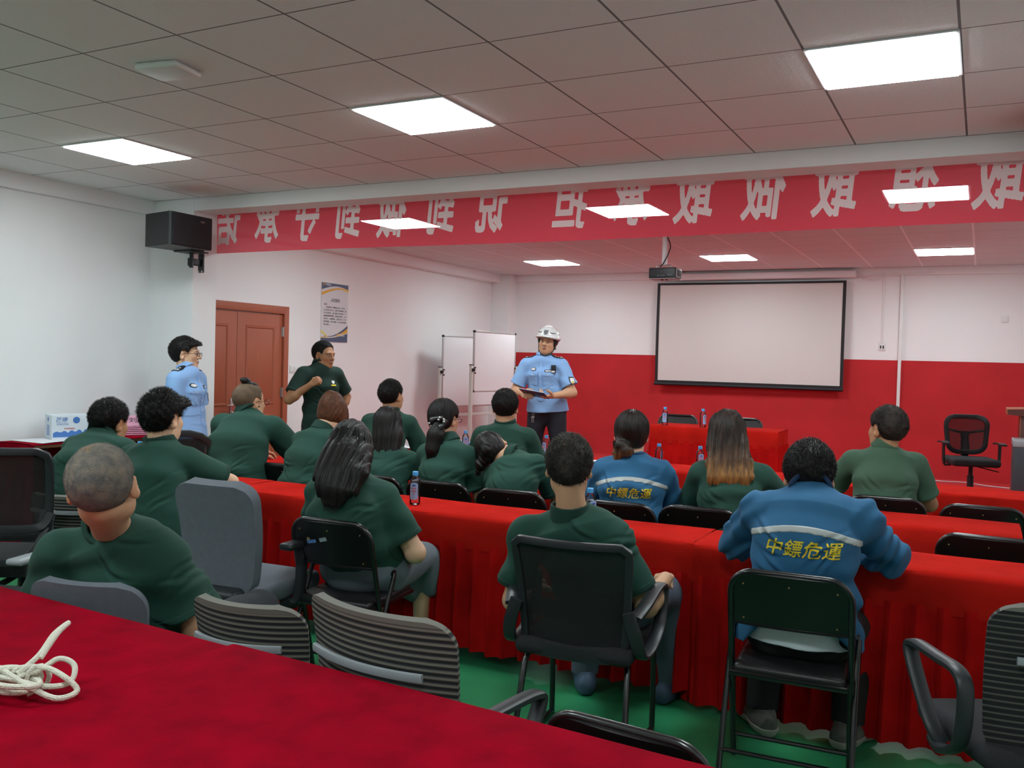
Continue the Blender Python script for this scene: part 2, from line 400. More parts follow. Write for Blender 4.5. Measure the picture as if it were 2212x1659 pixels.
def head_tones(v, H, R, s, skin, brow, lip, wide=1.0):
    q = ((v - H) @ R)/s; q[:, 0] /= wide; x, y, z = q[:, 0], q[:, 1], q[:, 2]; n = len(v)
    col = np.tile(np.array(skin[:3]), (n, 1))
    def blend(m, c): col[:] = col*(1-m[:, None]) + np.array(c[:3])*m[:, None]
    near = (np.abs(z) < .14) & (np.abs(x) < .12) & (np.abs(y) < .13)
    front = near & (y > .055)
    ax = np.abs(x)
    ear = np.clip(1-np.abs(ax-.083)/.012, 0, 1)*near*(y < .02)*(z < .035)*(z > -.05)
    blend(ear*.25, (skin[0]*1.15, skin[1]*.75, skin[2]*.65))
    blend(front*np.clip(1.3-np.sqrt(((ax-.046)/.022)**2+((z+.028)/.02)**2), 0, 1)*.18, (skin[0]*1.1, skin[1]*.75, skin[2]*.7))
    b = front*np.clip(2.2*(1-np.sqrt(((ax-.033)/.021)**2+((z-.0265+.12*np.abs(ax-.03))/.0055)**2)), 0, 1); blend(b*.85, brow)
    l = front*(y > .07)*np.clip(2*(1-np.sqrt((x/.025)**2+((z+.0575)/.0125)**2)), 0, 1); blend(l*.8, lip)
    m = front*(y > .07)*np.clip(2*(1-np.sqrt((x/.022)**2+((z+.0575)/.0022)**2)), 0, 1); blend(m*.8, (.05, .015, .012))
    e = front*np.clip(2.5*(1-np.sqrt(((ax-.031)/.0155)**2+((z-.004)/.0068)**2)), 0, 1); blend(e*.9, (.62, .58, .55))
    i = front*np.clip(2.5*(1-np.sqrt(((ax-.031)/.0072)**2+((z-.004)/.0072)**2)), 0, 1); blend(i, (.012, .008, .006))
    lid = front*np.clip(2*(1-np.sqrt(((ax-.031)/.018)**2+((z-.0115)/.0028)**2)), 0, 1); blend(lid*.8, (.03, .015, .012))
    nos = front*np.clip(2*(1-np.sqrt(((ax-.009)/.005)**2+((z+.033)/.003)**2)), 0, 1)*(y > .09); blend(nos*.8, (.06, .02, .015))
    return col
def sample(F, p):
    q = (p - F.lo)/F.v; i = np.clip(np.floor(q).astype(int), 0, F.n-2); f = q - i; out = 0
    for a in (0, 1):
        for b in (0, 1):
            for c in (0, 1):
                w = (f[:, 0] if a else 1-f[:, 0])*(f[:, 1] if b else 1-f[:, 1])*(f[:, 2] if c else 1-f[:, 2])
                out = out + w*F.d[i[:, 0]+a, i[:, 1]+b, i[:, 2]+c]
    return out
def project(F, p, dirn, off=.003, steps=70):
    """slide points along dirn until they lie off metres outside the surface of F"""
    p = p.copy(); dirn = unit(dirn)
    for _ in range(steps):
        d = sample(F, p) - off; p += dirn*np.clip(d, -.02, .02)[:, None]*.8
    return p
def skin_patch(F, name, m, parent, cuts, off=.003):
    """a thin layer lying on the surface of F inside the half-spaces cuts (functions, negative inside)"""
    G = Field.__new__(Field); G.lo, G.v, G.n = F.lo, F.v, F.n; G.d = F.d - off
    for c in cuts: G.cut(c)
    v, f = G.mesh()
    if len(f) == 0: return None
    return np_mesh(name, v, f, m, parent)
def plane(p, n):
    p = np.asarray(p, float); n = unit(n)
    return lambda X, Y, Z: (X-p[0])*n[0]+(Y-p[1])*n[1]+(Z-p[2])*n[2]
def slab(p, n, h):
    f = plane(p, n); return lambda X, Y, Z: np.abs(f(X, Y, Z)) - h
def back_text(F, body, size, c, lat, up, dirn, name, m, parent, bold=.012, shear=.0):
    """lettering wrapped on the cloth"""
    lat, up = unit(lat), unit(up)
    Vv, Ff, n0 = [], [], 0
    for i, ch in enumerate(body):
        v, f = bold_glyph(ch, bold, 44, shear); v = v*size; v[:, 0] += (i-(len(body)-1)/2)*size*1.02; Vv.append(v); Ff.append(f+n0); n0 += len(v)
    v = np.concatenate(Vv); o = np_mesh(name, np.concatenate([v, np.zeros((len(v), 1))], 1), np.concatenate(Ff), m, None, smooth=False); me = o.data
    n = len(me.vertices); co = np.empty(n*3, np.float32); me.vertices.foreach_get('co', co); co = co.reshape(-1, 3).astype(float)
    p = np.asarray(c) + co[:, :1]*lat + co[:, 1:2]*up
    p = project(F, p, dirn, .004)
    me.vertices.foreach_set('co', p.astype(np.float32).ravel()); me.update()
    o.parent = parent; return o

class Person: pass
def person(label, base, P, N, H, yaw, head=(0, 0, 0), hs=1.0, size=1.0, sw=.165, girth=1.0, skin=S(205, 160, 125), arms=None, legs=None, seated=True, tw=0.0,
           sroll=0.0, bulge=.035, vox=.006, shirt=None, sleeve='short', trousers=None, shoes=None, hair=None, face=False, hem=None, hands=None, wide=1.0,
           collar=None, brow=S(25, 20, 18), lip=S(165, 95, 85), chest=1.0, skirt=None, seed=0, fold=.005, bareleg=False, hand_s=1.0, flare=0.0, ride=0.0):
    """one figure: body (one continuous skin) with hair, shirt, collar, trousers and shoes as children.
    P pelvis, N nape, H head centre in world metres; arms/legs are (upper, lower) directions as right, forward, up"""
    o3 = V(base[0], base[1], base[2]); P = V(*P)-o3; N = V(*N)-o3; H = V(*H)-o3
    rt, fw = frame(yaw); ru, fu = frame(yaw+tw); R = head_matrix((yaw+head[0], head[1], head[2]))
    lat = unit(ru + UP*math.tan(math.radians(sroll)))
    B = Person(); B.R, B.H, B.hs, B.N, B.P, B.rt, B.fw, B.ru, B.fu, B.lat, B.s, B.wide = R, H, hs, N, P, rt, fw, ru, fu, lat, size, wide
    ax = unit(N-P); s = size; g = girth
    chestn = N + fu*.045*s - ax*.01
    sp = [P, P + (N-P)*.30 - fw*bulge*.8, P + (N-P)*.62 - fu*bulge + fu*.01, P + (N-P)*.84 + fu*.012, chestn]
    up_ = lambda q, a: q[0]*ru + q[1]*fu + q[2]*a
    Sh = {}; El = {}; Wr = {}; ad = {}
    arms = arms or {}; legs = legs or {}
    dflt = {'L': ((-.32, .42, -.85), (.35, .9, .12)), 'R': ((.32, .42, -.85), (-.35, .9, .12))}
    for q, k in ((-1, 'L'), (1, 'R')):
        a = arms.get(k, dflt[k])
        Sh[k] = chestn + lat*q*sw*s - UP*.080*s - fu*.012
        El[k] = Sh[k] + unit(up_(a[0], UP))*.285*s; Wr[k] = El[k] + unit(up_(a[1], UP))*.245*s
    B.Sh, B.El, B.Wr = Sh, El, Wr
    Hp = {}; Kn = {}; An = {}; Toe = {}
    ldf = {'L': ((-.16, 1, -.04), (0, .06, -1)), 'R': ((.16, 1, -.04), (0, .06, -1))} if seated else {'L': ((-.04, .02, -1), (0, -.03, -1)), 'R': ((.04, .02, -1), (0, -.03, -1))}
    for q, k in ((-1, 'L'), (1, 'R')):
        a = legs.get(k, ldf[k]); Hp[k] = P + rt*q*.088*s - UP*.02
        d1 = unit(a[0][0]*rt+a[0][1]*fw+a[0][2]*UP); d2 = unit(a[1][0]*rt+a[1][1]*fw+a[1][2]*UP)
        Kn[k] = Hp[k] + d1*.415*s; An[k] = Kn[k] + d2*.40*s
        tf = a[2] if len(a) > 2 else (q*.2, 1, 0); Toe[k] = unit(tf[0]*rt+tf[1]*fw+tf[2]*UP)
        if seated and len(a) < 4:                                   # plant the foot on the floor
            An[k] = V(An[k][0], An[k][1], .085)
    B.Kn, B.An, B.Toe, B.Hp = Kn, An, Toe, Hp
    allp = np.array([P, N, H]+list(El.values())+list(Wr.values())+list(Kn.values())+list(An.values())+list(Sh.values()))
    lo, hi = allp.min(0)-.24, allp.max(0)+.24; lo[2] = max(lo[2], -.03)
    # --- body
    F = Field(lo, hi, vox)
    F.loft(sp, [.150*s*g, .128*s*g, .142*s*g*chest, .135*s*chest, .058*s], [.098*s*g, .088*s*g, .098*s*g, .080*s, .052*s], lat, k=.02)
    F.cone(N + fu*.035*s - ax*.03, H + R @ V(0, -.022, -.045)*hs, .060*s*min(1, g), .053*hs, .03)
    for k in 'LR':
        F.cone(chestn - ax*.02, Sh[k], .05*s, .052*s, .04); F.cone(Sh[k], El[k], .050*s*g, .040*s*g, .03); F.cone(El[k], Wr[k], .042*s*g, .027*s, .02)
        F.ell(El[k]+unit(Wr[k]-El[k])*.06*s, (.043*s*g, .043*s*g, .043*s*g), .03)
        h = (hands or {}).get(k, {})
        d = unit(Wr[k]-El[k]); nr = h.get('n'); nr = up_(nr, UP) if nr is not None else UP - d*d[2]
        hd = h.get('d'); hd = up_(hd, UP) if hd is not None else d
        hand_field(F, Wr[k], hd, (1 if k == 'R' else -1)*-1, nr, s*.98*hand_s, h.get('curl', (.35, .5, .3)), h.get('spread', .3))
        F.cone(Hp[k], Kn[k], .075*s*g, .053*s, .03); F.cone(Kn[k], An[k], .052*s, .036*s, .02); F.ell(Kn[k]+(An[k]-Kn[k])*.28-unit(np.cross(rt, An[k]-Kn[k]))*-.012, (.05*s,)*3, .03)
        F.cone(An[k]-UP*.035, An[k]+Toe[k]*.13*s-UP*.055, .034*s, .024*s, .02)
    head_field(F, H, R, hs, face, wide)
    v, f = F.mesh(); col = head_tones(v, H, R, hs, skin, brow, lip, wide)
    body = np_mesh('person', v, f, skin_mat('skin', skin), None, col=col); body.location = base
    tag(body, label, 'person'); B.o = body; B.F = F
    # --- trousers / skirt
    if trousers is not None:
        T = Field(lo, hi, vox*1.2)
        T.loft([P-ax*.03, P+ax*.10*s], [.160*s*g, .148*s*g], [.112*s*g, .100*s*g], lat, k=.03)
        fd = lambda X, Y, Z: .005*noise3(X, Y, Z, 32, seed)
        for k in 'LR':
            T.cone(Hp[k], Kn[k], .098*s*g, .076*s, .05, disp=fd); T.cone(Kn[k], An[k]+UP*.0, .074*s, .062*s, .03, cap=True, disp=fd)
        v, f = T.mesh(); B.trousers = np_mesh('trousers', v, f, trousers, body); B.TF = T
    if skirt is not None:
        T = Field(lo, hi, vox*1.1)
        T.loft([P-UP*.03, P+ax*.12*s], [.19*s*g, .165*s*g], [.14*s*g, .12*s*g], lat, k=.03)
        fd = lambda X, Y, Z: .010*np.sin(42*(X*rt[0]+Y*rt[1]) + 9*Z + 2*noise3(X, Y, Z, 9, seed)) + .007*noise3(X, Y, Z, 26, seed)
        mid = (Hp['L']+Hp['R'])/2
        T.loft([mid, (Kn['L']+Kn['R'])/2 + UP*.0 - fw*.03, (Kn['L']+Kn['R'])/2 - UP*.16 + fw*.045], [.20*s*g, .215*s, .24*s], [.125*s*g, .10*s, .11*s], lat, k=.04, disp=fd)
        v, f = T.mesh(); B.skirt = np_mesh('skirt', v, f, skirt, body)
    if shoes is not None:
        for k in 'LR':
            T = Field(An[k]-.24, An[k]+.26, vox)
            t = Toe[k]; l = unit(np.cross(t, UP)); a0 = V(An[k][0], An[k][1], An[k][2]-.085)
            T.loft([a0-t*.075+UP*.04, a0+t*.02+UP*.045, a0+t*.12+UP*.036, a0+t*.185+UP*.03], [.036*s, .042*s, .050*s, .038*s], [.045*s, .05*s, .04*s, .03*s], l, k=.02)
            T.cone(a0+UP*.04-t*.02, a0+UP*.105-t*.02, .045*s, .045*s, .03, cap=True)
            T.cut(plane(a0+UP*.004, -UP)); v, f = T.mesh(); so = np_mesh('shoe', v, f, shoes[0], body)
            if len(shoes) > 1:
                G = skin_patch(T, 'sole', shoes[1], so, [plane(a0+UP*.035+t*.0, UP)], .004)
            if len(shoes) > 2:
                C = Field(An[k]-.12, An[k]+.16, vox); C.cone(An[k]-UP*.02, An[k]+(Kn[k]-An[k])*.3, .046*s, .050*s, 0, cap=True); v, f = C.mesh(); np_mesh('sock', v, f, shoes[2], body)
    # --- shirt
    if shirt is not None:
        T = Field(lo, hi, vox)
        off = .016 if sleeve == 'short' else .024
        def fd(X, Y, Z):
            u = (X-P[0])*lat[0]+(Y-P[1])*lat[1]; w = Z-P[2]
            low = np.clip(1.25-np.abs(w-.16)/.26, .25, 1)
            return 1.9*fold*(.9*noise3(u*.5, w*1.5+.35*np.abs(u), (X-P[0])*fu[0]+(Y-P[1])*fu[1], 27, seed)*low + .55*np.sin(46*(w+.55*np.abs(u))+3*noise3(X, Y, Z, 11, seed))*np.clip(noise3(X, Y, Z, 8, seed+3)*.8+.4, 0, 1)*low)
        rc = random.Random(seed*7+3); crs = []
        for q in (-1, 1):                                            # drag lines from the armpits and across the waist
            for _ in range(5):
                a0 = (q*rc.uniform(.125, .165), rc.uniform(.20, .40)); crs.append((a0, (a0[0]-q*rc.uniform(.07, .16), a0[1]-rc.uniform(.01, .14)), rc.uniform(.5, 1.1)))
        for _ in range(6):
            x0 = rc.uniform(-.15, .05); z0 = rc.uniform(.03, .17); crs.append(((x0, z0), (x0+rc.uniform(.08, .17), z0+rc.uniform(-.035, .035)), rc.uniform(.5, 1.0)))
        fd0 = fd
        def fd(X, Y, Z):
            u = (X-P[0])*lat[0]+(Y-P[1])*lat[1]; w = Z-P[2]; o = fd0(X, Y, Z)
            for (a, b, k) in crs:
                dx, dz = b[0]-a[0], b[1]-a[1]; L = math.hypot(dx, dz); t = ((u-a[0])*dx+(w-a[1])*dz)/(L*L); sd = ((u-a[0])*-dz+(w-a[1])*dx)/L + .012*np.sin(3*t)
                o = o + fold*1.05*k*np.exp(-((t-.45)/.42)**2)*(np.exp(-(sd/.008)**2)-.75*np.exp(-((sd-.017)/.011)**2))
            return o
        h0 = hem if hem is not None else (-.03 if seated else -.10)
        hp = P + ax*h0*s
        A = [(.178*g+off+flare)*s, (.140*g+off+.010)*s, (.150*g*chest+off)*s, (.142*chest+off)*s, (.062+off*.5)*s]
        Bq = [(.118*g+off+flare*.4)*s, (.098*g+off)*s, (.106*g+off)*s, (.088+off)*s, (.056+off*.5)*s]
        pts = [hp] + [sp[1], sp[2], sp[3], chestn-ax*.012]
        T.loft(pts, A, Bq, lat, k=.02, disp=fd, flat0=True)
        if ride:                                                     # cloth rides up in the middle of the back
            T.cut(lambda X, Y, Z: np.where(Z < P[2]+.3, (P[2]+h0*s+ride*np.clip(1-(np.abs((X-P[0])*lat[0]+(Y-P[1])*lat[1])/.20)**2, 0, 1)*(((X-P[0])*fw[0]+(Y-P[1])*fw[1]) < .03) - Z)*.8, -1))
        sl = .74 if sleeve == 'short' else 1.0
        for k in 'LR':
            T.cone(chestn-ax*.030, Sh[k]-lat*(-.02 if k == 'L' else .02)*s, (.050+off*.5)*s, (.052+off*.6)*s, .06, disp=fd)
            if sleeve == 'short':
                e = Sh[k]+(El[k]-Sh[k])*sl; T.cone(Sh[k], e, (.051*g+off)*s, (.050*g+off+.006)*s, .035, cap=True, disp=fd)
            else:
                fs = lambda X, Y, Z: fold*(1.3*noise3(X, Y, Z, 38, seed+2)+.8*np.sin(70*((X-Sh[k][0])*ru[0]+(Y-Sh[k][1])*ru[1]-(Z-Sh[k][2])*.8)+4*noise3(X, Y, Z, 14, seed)))
                T.cone(Sh[k], El[k], (.050*g+off*.75)*s, (.044*g+off*.8)*s, .05, disp=fs); T.cone(El[k], Wr[k], (.048*g+off*.8)*s, (.034+off*.5)*s, .03, cap=True, disp=fs)
        if skirt is None and seated: pass
        v, f = T.mesh(); so = np_mesh('jacket' if sleeve == 'long' else 'polo_shirt', v, f, shirt, body); B.shirt = so; B.SF = T
        cm = collar or (PGd if shirt.name.startswith('green') else shirt)
        nd = unit(H + R @ V(0, -.03, -.05)*hs - (N+fu*.035*s)); c0 = N + fu*.037*s - nd*(.022 if sleeve == 'long' else .010)
        G = Field(N-.15, N+.17, vox*.8); ch = .036 if sleeve == 'long' else .050
        tilt = unit(nd + fu*-.18)
        G.cone(c0, c0+nd*.060*s, .083*s, .072*s*max(1, hs*.96), 0, cap=True)
        G.cone(c0-nd*.03, c0+nd*.2, .067*s, .061*s, 0, 'd'); G.cut(plane(c0+nd*ch*s, unit(nd+fu*.22))); G.cut(plane(c0-nd*.005, -nd))
        G.put(lambda X, Y, Z: np.maximum(np.abs((X-c0[0])*lat[0]+(Y-c0[1])*lat[1]) - .006 - .30*np.clip((Z-c0[2]), 0, 1), -((X-c0[0])*fu[0]+(Y-c0[1])*fu[1])), N-.2, N+.2, 0, 'd')
        v, f = G.mesh()
        if len(f): B.collar = np_mesh('collar', v, f, cm, so)
        if sleeve == 'short':
            for k in 'LR':
                u = unit(El[k]-Sh[k]); e = Sh[k]+(El[k]-Sh[k])*sl
                far = lambda X, Y, Z: np.sqrt((X-e[0])**2+(Y-e[1])**2+(Z-e[2])**2)-.11*s
                skin_patch(T, 'sleeve_hem', cm, so, [plane(e-u*.022*s, -u), far], .0025)
    if hair is not None: make_hair(B, body, **hair)
    return B

def fuzz(B, F, n, ln, seed, ok):
    """short single hairs standing on the cap of hair"""
    r = np.random.RandomState(seed); d = r.normal(size=(n*3, 3)); d[:, 2] = d[:, 2]*.9+.35; d /= np.linalg.norm(d, axis=1)[:, None]
    c = B.H + B.R @ V(0, -.015, .02)*B.hs; p = c + d*.19*B.hs
    for _ in range(40): p -= d*np.clip(sample(F, p), -.02, .02)[:, None]*.9
    q = ((p-B.H) @ B.R)/B.hs; k = ok(q) & (np.abs(sample(F, p)) < .002); p = p[k][:n]; d = d[k][:n]; n = len(p)
    e = .003; g = np.stack([sample(F, p+V(*(e*(np.arange(3) == i))))-sample(F, p-V(*(e*(np.arange(3) == i)))) for i in range(3)], 1); g /= np.linalg.norm(g, axis=1)[:, None]+1e-9
    flow = -UP[None, :]*.55 + (B.R @ V(0, -.25, 0))[None, :] + r.normal(size=(n, 3))*(.45 if ln < .013 else .22) + (B.R @ V(.1, .0 if ln < .013 else .55, 0))[None, :]; flow -= g*(flow*g).sum(1)[:, None]
    lift = (.35+.65*np.clip(((p-B.H) @ B.R)[:, 2]/(.1*B.hs), 0, 1))[:, None]
    dr = g*lift+flow*(1.15-lift); dr /= np.linalg.norm(dr, axis=1)[:, None]
    L = ln*r.uniform(.5, 1.2, (n, 1)); a = np.cross(dr, r.normal(size=(n, 3))); a /= np.linalg.norm(a, axis=1)[:, None]; b = np.cross(dr, a); w = .0009+ln*.03
    base = p-g*.001; v = np.stack([base+a*w, base-a*w*.5+b*w*.87, base-a*w*.5-b*w*.87, p+dr*L], 1).reshape(-1, 3); i = np.arange(n)*4
    return v, np.concatenate([np.stack([i+x, i+y, i+3, i+3], 1) for x, y in ((0, 1), (1, 2), (2, 0))])
def combed(B, F, n, seed, ok, wid=.0013):
    """fine combed strands lying on the cap, crown to edge"""
    rnd = random.Random(seed); Vs, Fs, off = [], [], 0; c = B.H + B.R @ V(0, -.015, .02)*B.hs
    for _ in range(n):
        a = rnd.uniform(-PI, PI); tw = rnd.uniform(-.25, .25); f0 = rnd.uniform(.05, .7); f1 = f0+rnd.uniform(.5, 1.3); k = 12
        ph = np.linspace(f0, f1, k); aa = a+tw*(ph-f0); d = np.stack([np.sin(ph)*np.cos(aa), np.sin(ph)*np.sin(aa), np.cos(ph)], 1) @ B.R.T; p = c+d*.2*B.hs
        for _ in range(40): p -= d*np.clip(sample(F, p), -.02, .02)[:, None]*.9
        g = ok(((p-B.H) @ B.R)/B.hs) & (np.abs(sample(F, p)) < .002)
        if g[0] and g.sum() >= 5:
            kk = int(np.argmin(g)) if not g.all() else k
            if kk >= 5:
                w = wid*rnd.uniform(.6, 1.3); mb = MB(); mb.tube([tuple(q) for q in p[:kk]+d[:kk]*.0005], [w*math.sin(PI*(.12+.8*i/(kk-1))) for i in range(kk)], n=4, caps=False)
                Vs += mb.v; Fs += [tuple(x+off for x in ff) for ff in mb.f]; off += len(mb.v)
    return (np.array(Vs), np.array(Fs)) if Vs else None
def LINES(line, nape):                                               # hairline height against front-back position
    if line == 'full': return [-.12, -.055, -.030, -.012, .018, .034, .052, .075, .13], [nape, nape+.004, nape+.02, .032, .030, .012, .046, .066, .068]
    if line == 'receded': return [-.12, -.055, -.030, -.012, .018, .034, .045, .065, .13], [nape, nape+.004, nape+.02, .032, .030, .012, .06, .086, .10]
    return [-.12, -.03, .0, .03, .050, .062, .078, .13], [-.2, -.2, -.2, -.09, -.02, .045, .066, .07]
def make_hair(B, body, m, style='short', top=.016, side=.006, spike=.004, line='full', vox=None, seed=1, curtain=None, strands=0, extra=None, nape=-.062, cutlow=None, fringe=0.0, ln=.012, freq=9):
    H, R, s, wd = B.H, B.R, B.hs, B.wide
    vox = vox or (.0042 if style == 'short' else .005)
    W = lambda x, y, z: H + R @ (V(x*wd, y, z)*s)
    F = Field(H-.24, H+.24, vox) if curtain is None else Field(np.minimum(H-.2, np.array([c[0] for c in curtain]).min(0)-.14), np.maximum(H+.2, np.array([c[0] for c in curtain]).max(0)+.14), vox)
    def local(X, Y, Z):
        x, y, z = X-H[0], Y-H[1], Z-H[2]
        return [(R[0][i]*x+R[1][i]*y+R[2][i]*z)/s for i in range(3)]
    def disp(X, Y, Z):
        x, y, z = local(X, Y, Z); x = x/wd
        if style == 'short':
            return -spike*(noise3(x, y, z, 160, seed)+.7*noise3(x, y, z, 75, seed+1))*np.clip((z+.08)/.1, .25, 1)
        a = np.arctan2(x, -(y+.0)+.0001)
        return spike*np.sin(a*26+2.5*noise3(x, y, z, 14, seed))*np.clip(1.2-np.abs(z-.11)*3, .3, 1) + spike*.6*noise3(x, y, z, 60, seed)
    F.ell(W(0, -.020, .030), V((.077+side)*wd, .098+side, .086+side*.6)*s, .012, R=R, disp=disp)
    F.ell(W(0, -.014, .030), V((.070+side)*wd, .092+side, .087+top)*s, .03, R=R, disp=disp)
    if fringe: F.ell(W(.012, .066, .074), V(.062, .046, .03)*s*(1+fringe), .02, R=R, disp=disp)
    if style != 'short':
        F.ell(W(0, -.035, -.01), V(.083*wd, .075, .08)*s, .02, R=R, disp=disp)
    def hl(X, Y, Z):
        x, y, z = local(X, Y, Z)
        ys, zs = LINES(line, nape)
        return (np.interp(y, ys, zs).astype(np.float32) - z)*.6*s
    F.cut(hl)
    if extra: extra(F, W, s, disp)
    if curtain is not None:
        pts = [c[0] for c in curtain]; A = [c[1] for c in curtain]; Bq = [c[2] for c in curtain]; lt = B.clat if hasattr(B, 'clat') else R[:, 0]
        def gro(X, Y, Z):
            u = (X-pts[0][0])*lt[0]+(Y-pts[0][1])*lt[1]+(Z-pts[0][2])*lt[2]; w = Z-pts[0][2]
            q = u*freq*12 + 2.2*noise3(u, w*.25, u, 16, seed)
            return .0035*np.sin(q) + .003*np.sin(q*2.3+1) + .004*noise3(u, w*.2, u*.3, 40, seed)
        F.loft(pts, A, Bq, lt, k=.03, ks=.05, disp=gro, endcap=1.2)
        if cutlow: 
            for c in cutlow: F.put(c, F.lo, F.lo+F.n*F.v, 0, 'd')
    v, f = F.mesh()
    extra_v, extra_f = strand_tubes(B, curtain, strands, seed) if strands else (None, None)
    if extra_v is not None: f = np.concatenate([f, extra_f+len(v)]); v = np.concatenate([v, extra_v])
    ys, zs = LINES(line, nape); ok = lambda q: q[:, 2] > np.interp(q[:, 1], ys, zs)+.004
    if style == 'short':
        fv, ff = fuzz(B, F, 5200 if ln > .006 else 6500, ln, seed, ok); f = np.concatenate([f, ff+len(v)]); v = np.concatenate([v, fv])
    else:
        cm = combed(B, F, 240, seed, ok)
        if cm: f = np.concatenate([f, cm[1]+len(v)]); v = np.concatenate([v, cm[0]])
    B.hair = np_mesh('hair', v, f, m, body); B.HF = F
def strand_tubes(B, curtain, n, seed):
    rnd = random.Random(seed); Vs, Fs = [], []; off = 0
    P = [np.asarray(c[0]) for c in curtain]; A = [c[1] for c in curtain]; Q = [c[2] for c in curtain]; lt = B.clat if hasattr(B, 'clat') else B.R[:, 0]
    for _ in range(n):
        a = rnd.uniform(-PI, PI); rr = rnd.uniform(.93, 1.05); pts = []; t1 = rnd.uniform(.75, 1.14); ph = rnd.uniform(0, 6)
        for j in range(15):
            t = t1*j/14*(len(P)-1); i = min(int(t), len(P)-2); f = t-i
            c = P[i]+(P[i+1]-P[i])*f; d = unit(P[i+1]-P[i]); l = unit(lt-d*np.dot(lt, d)); sg = np.cross(d, l)
            ra = A[i]+(A[i+1]-A[i])*f; rb = Q[i]+(Q[i+1]-Q[i])*f
            w = .004*math.sin(ph+j*.7)
            pts.append(c + l*(ra*rr*math.cos(a)+w) + sg*(rb*rr*math.sin(a)+w))
        r = rnd.uniform(.0011, .0022); m = MB(); m.tube([tuple(p) for p in pts], [r*(1-.75*j/14) for j in range(15)], n=4, caps=False)
        Vs += m.v; Fs += [tuple(q+off for q in ff) for ff in m.f]; off += len(m.v)
    return np.array(Vs), np.array(Fs)
# ---------------------------------------------------------------- room shell
def struct(mb, name, m, smooth=False): return tag(mb.build(name, m, None, smooth), kind='structure')
M = {}
M['wall'] = mat('wall_paint', (.84, .85, .85, 1), .75, noise=.015, nscale=1.2, bump=.03, bscale=90)
M['redwall'] = mat('red_wall_cloth', S(186, 34, 40), .85, noise=.10, nscale=2.2, bump=.05, bscale=140, sheen=.15)
M['carpet'] = mat('red_stage_carpet', S(190, 38, 40), .95, noise=.08, nscale=14, bump=.25, bscale=260, sheen=.2)
M['floor'] = mat('green_epoxy', S(40, 128, 84), .36, noise=.10, nscale=3.0, bump=.02, bscale=9, spec=.4)
def ceiling_mat(name, x0, y0, seam, bar, tile=(.84, .84, .845, 1), bw=.0055):
    """mineral tiles 0.6 m square with an embossed wavy pattern and thin T-bars"""
    m = mat(name, tile, .85); nt = m.node_tree; b = nt.nodes['Principled BSDF']; L = nt.links.new
    tc = nt.nodes.new('ShaderNodeTexCoord'); sp = nt.nodes.new('ShaderNodeSeparateXYZ'); L(tc.outputs['Object'], sp.inputs[0])
    def ln(out, off, w):
        a = nt.nodes.new('ShaderNodeMath'); a.operation = 'SUBTRACT'; a.inputs[1].default_value = off; L(out, a.inputs[0])
        d = nt.nodes.new('ShaderNodeMath'); d.operation = 'PINGPONG'; d.inputs[1].default_value = .3; L(a.outputs[0], d.inputs[0])
        q = nt.nodes.new('ShaderNodeMath'); q.operation = 'LESS_THAN'; q.inputs[1].default_value = w; L(d.outputs[0], q.inputs[0]); return q.outputs[0]
    lx, ly = ln(sp.outputs[0], x0, bw), ln(sp.outputs[1], y0, .004)
    mx = nt.nodes.new('ShaderNodeMix'); mx.data_type = 'RGBA'; mx.inputs['A'].default_value = tile; mx.inputs['B'].default_value = seam; L(ly, mx.inputs['Factor'])
    m2 = nt.nodes.new('ShaderNodeMix'); m2.data_type = 'RGBA'; L(mx.outputs['Result'], m2.inputs['A']); m2.inputs['B'].default_value = bar; L(lx, m2.inputs['Factor'])
    L(m2.outputs['Result'], b.inputs['Base Color'])
    w = nt.nodes.new('ShaderNodeTexWave'); w.wave_type = 'BANDS'; w.bands_direction = 'X'; w.inputs['Scale'].default_value = 9; w.inputs['Distortion'].default_value = 5; w.inputs['Detail'].default_value = 1; w.inputs['Detail Scale'].default_value = 6
    L(tc.outputs['Object'], w.inputs[0])
    bp = nt.nodes.new('ShaderNodeBump'); bp.inputs['Strength'].default_value = .10; bp.inputs['Distance'].default_value = .006; L(w.outputs['Fac'], bp.inputs['Height']); L(bp.outputs[0], b.inputs['Normal'])
    return m
XL, XW, YB, YF, YR, XR, YREAR = -6.74, -6.90, 5.83, 6.09, 12.80, 1.06, -1.7
LX0 = -5.529
struct(MB().bb((XW-.2, YREAR-.2, -.2), (XR+.2, YR+.2, 0)), 'floor', M['floor'])
struct(MB().bb((XW, 7.95, .0005), (XR, YR, STAGE), ), 'trim_stage_platform', M['carpet'])
struct(MB().bb((XW-.2, YREAR-.2, CEIL), (XR+.2, YB, CEIL+.1)), 'ceiling', ceiling_mat('ceiling_tiles', LX0, 4.021, (.17, .17, .175, 1), (.20, .20, .21, 1)))
struct(MB().bb((XW-.2, YB, CEIL), (XR+.2, YR+.2, CEIL+.1)), 'ceiling_stage', ceiling_mat('ceiling_tiles_over_stage', LX0, 10.892, (.30, .29, .295, 1), (.88, .88, .89, 1), (.66, .655, .66, 1), .009))
struct(MB().bb((XW-.2, YREAR-.2, 0), (XL, YB, CEIL)), 'wall_left', M['wall'])
struct(MB().bb((XL, YREAR, 2.79), (XL+.05, YB, CEIL)), 'trim_left_ledge', M['wall'])
# pillar beside the door and the beam across the room
struct(MB().bb((XW-.2, YB, 0), (-6.21, YF+.02, CEIL), .004), 'wall_pillar', M['wall'])
struct(MB().bb((.56, YB, 0), (XR+.2, YF+.02, CEIL), .004), 'wall_pillar_right', M['wall'])
struct(MB().bb((-6.21, YB, 2.806), (.56, YF-.02, CEIL), .004), 'trim_ceiling_beam', M['wall'])
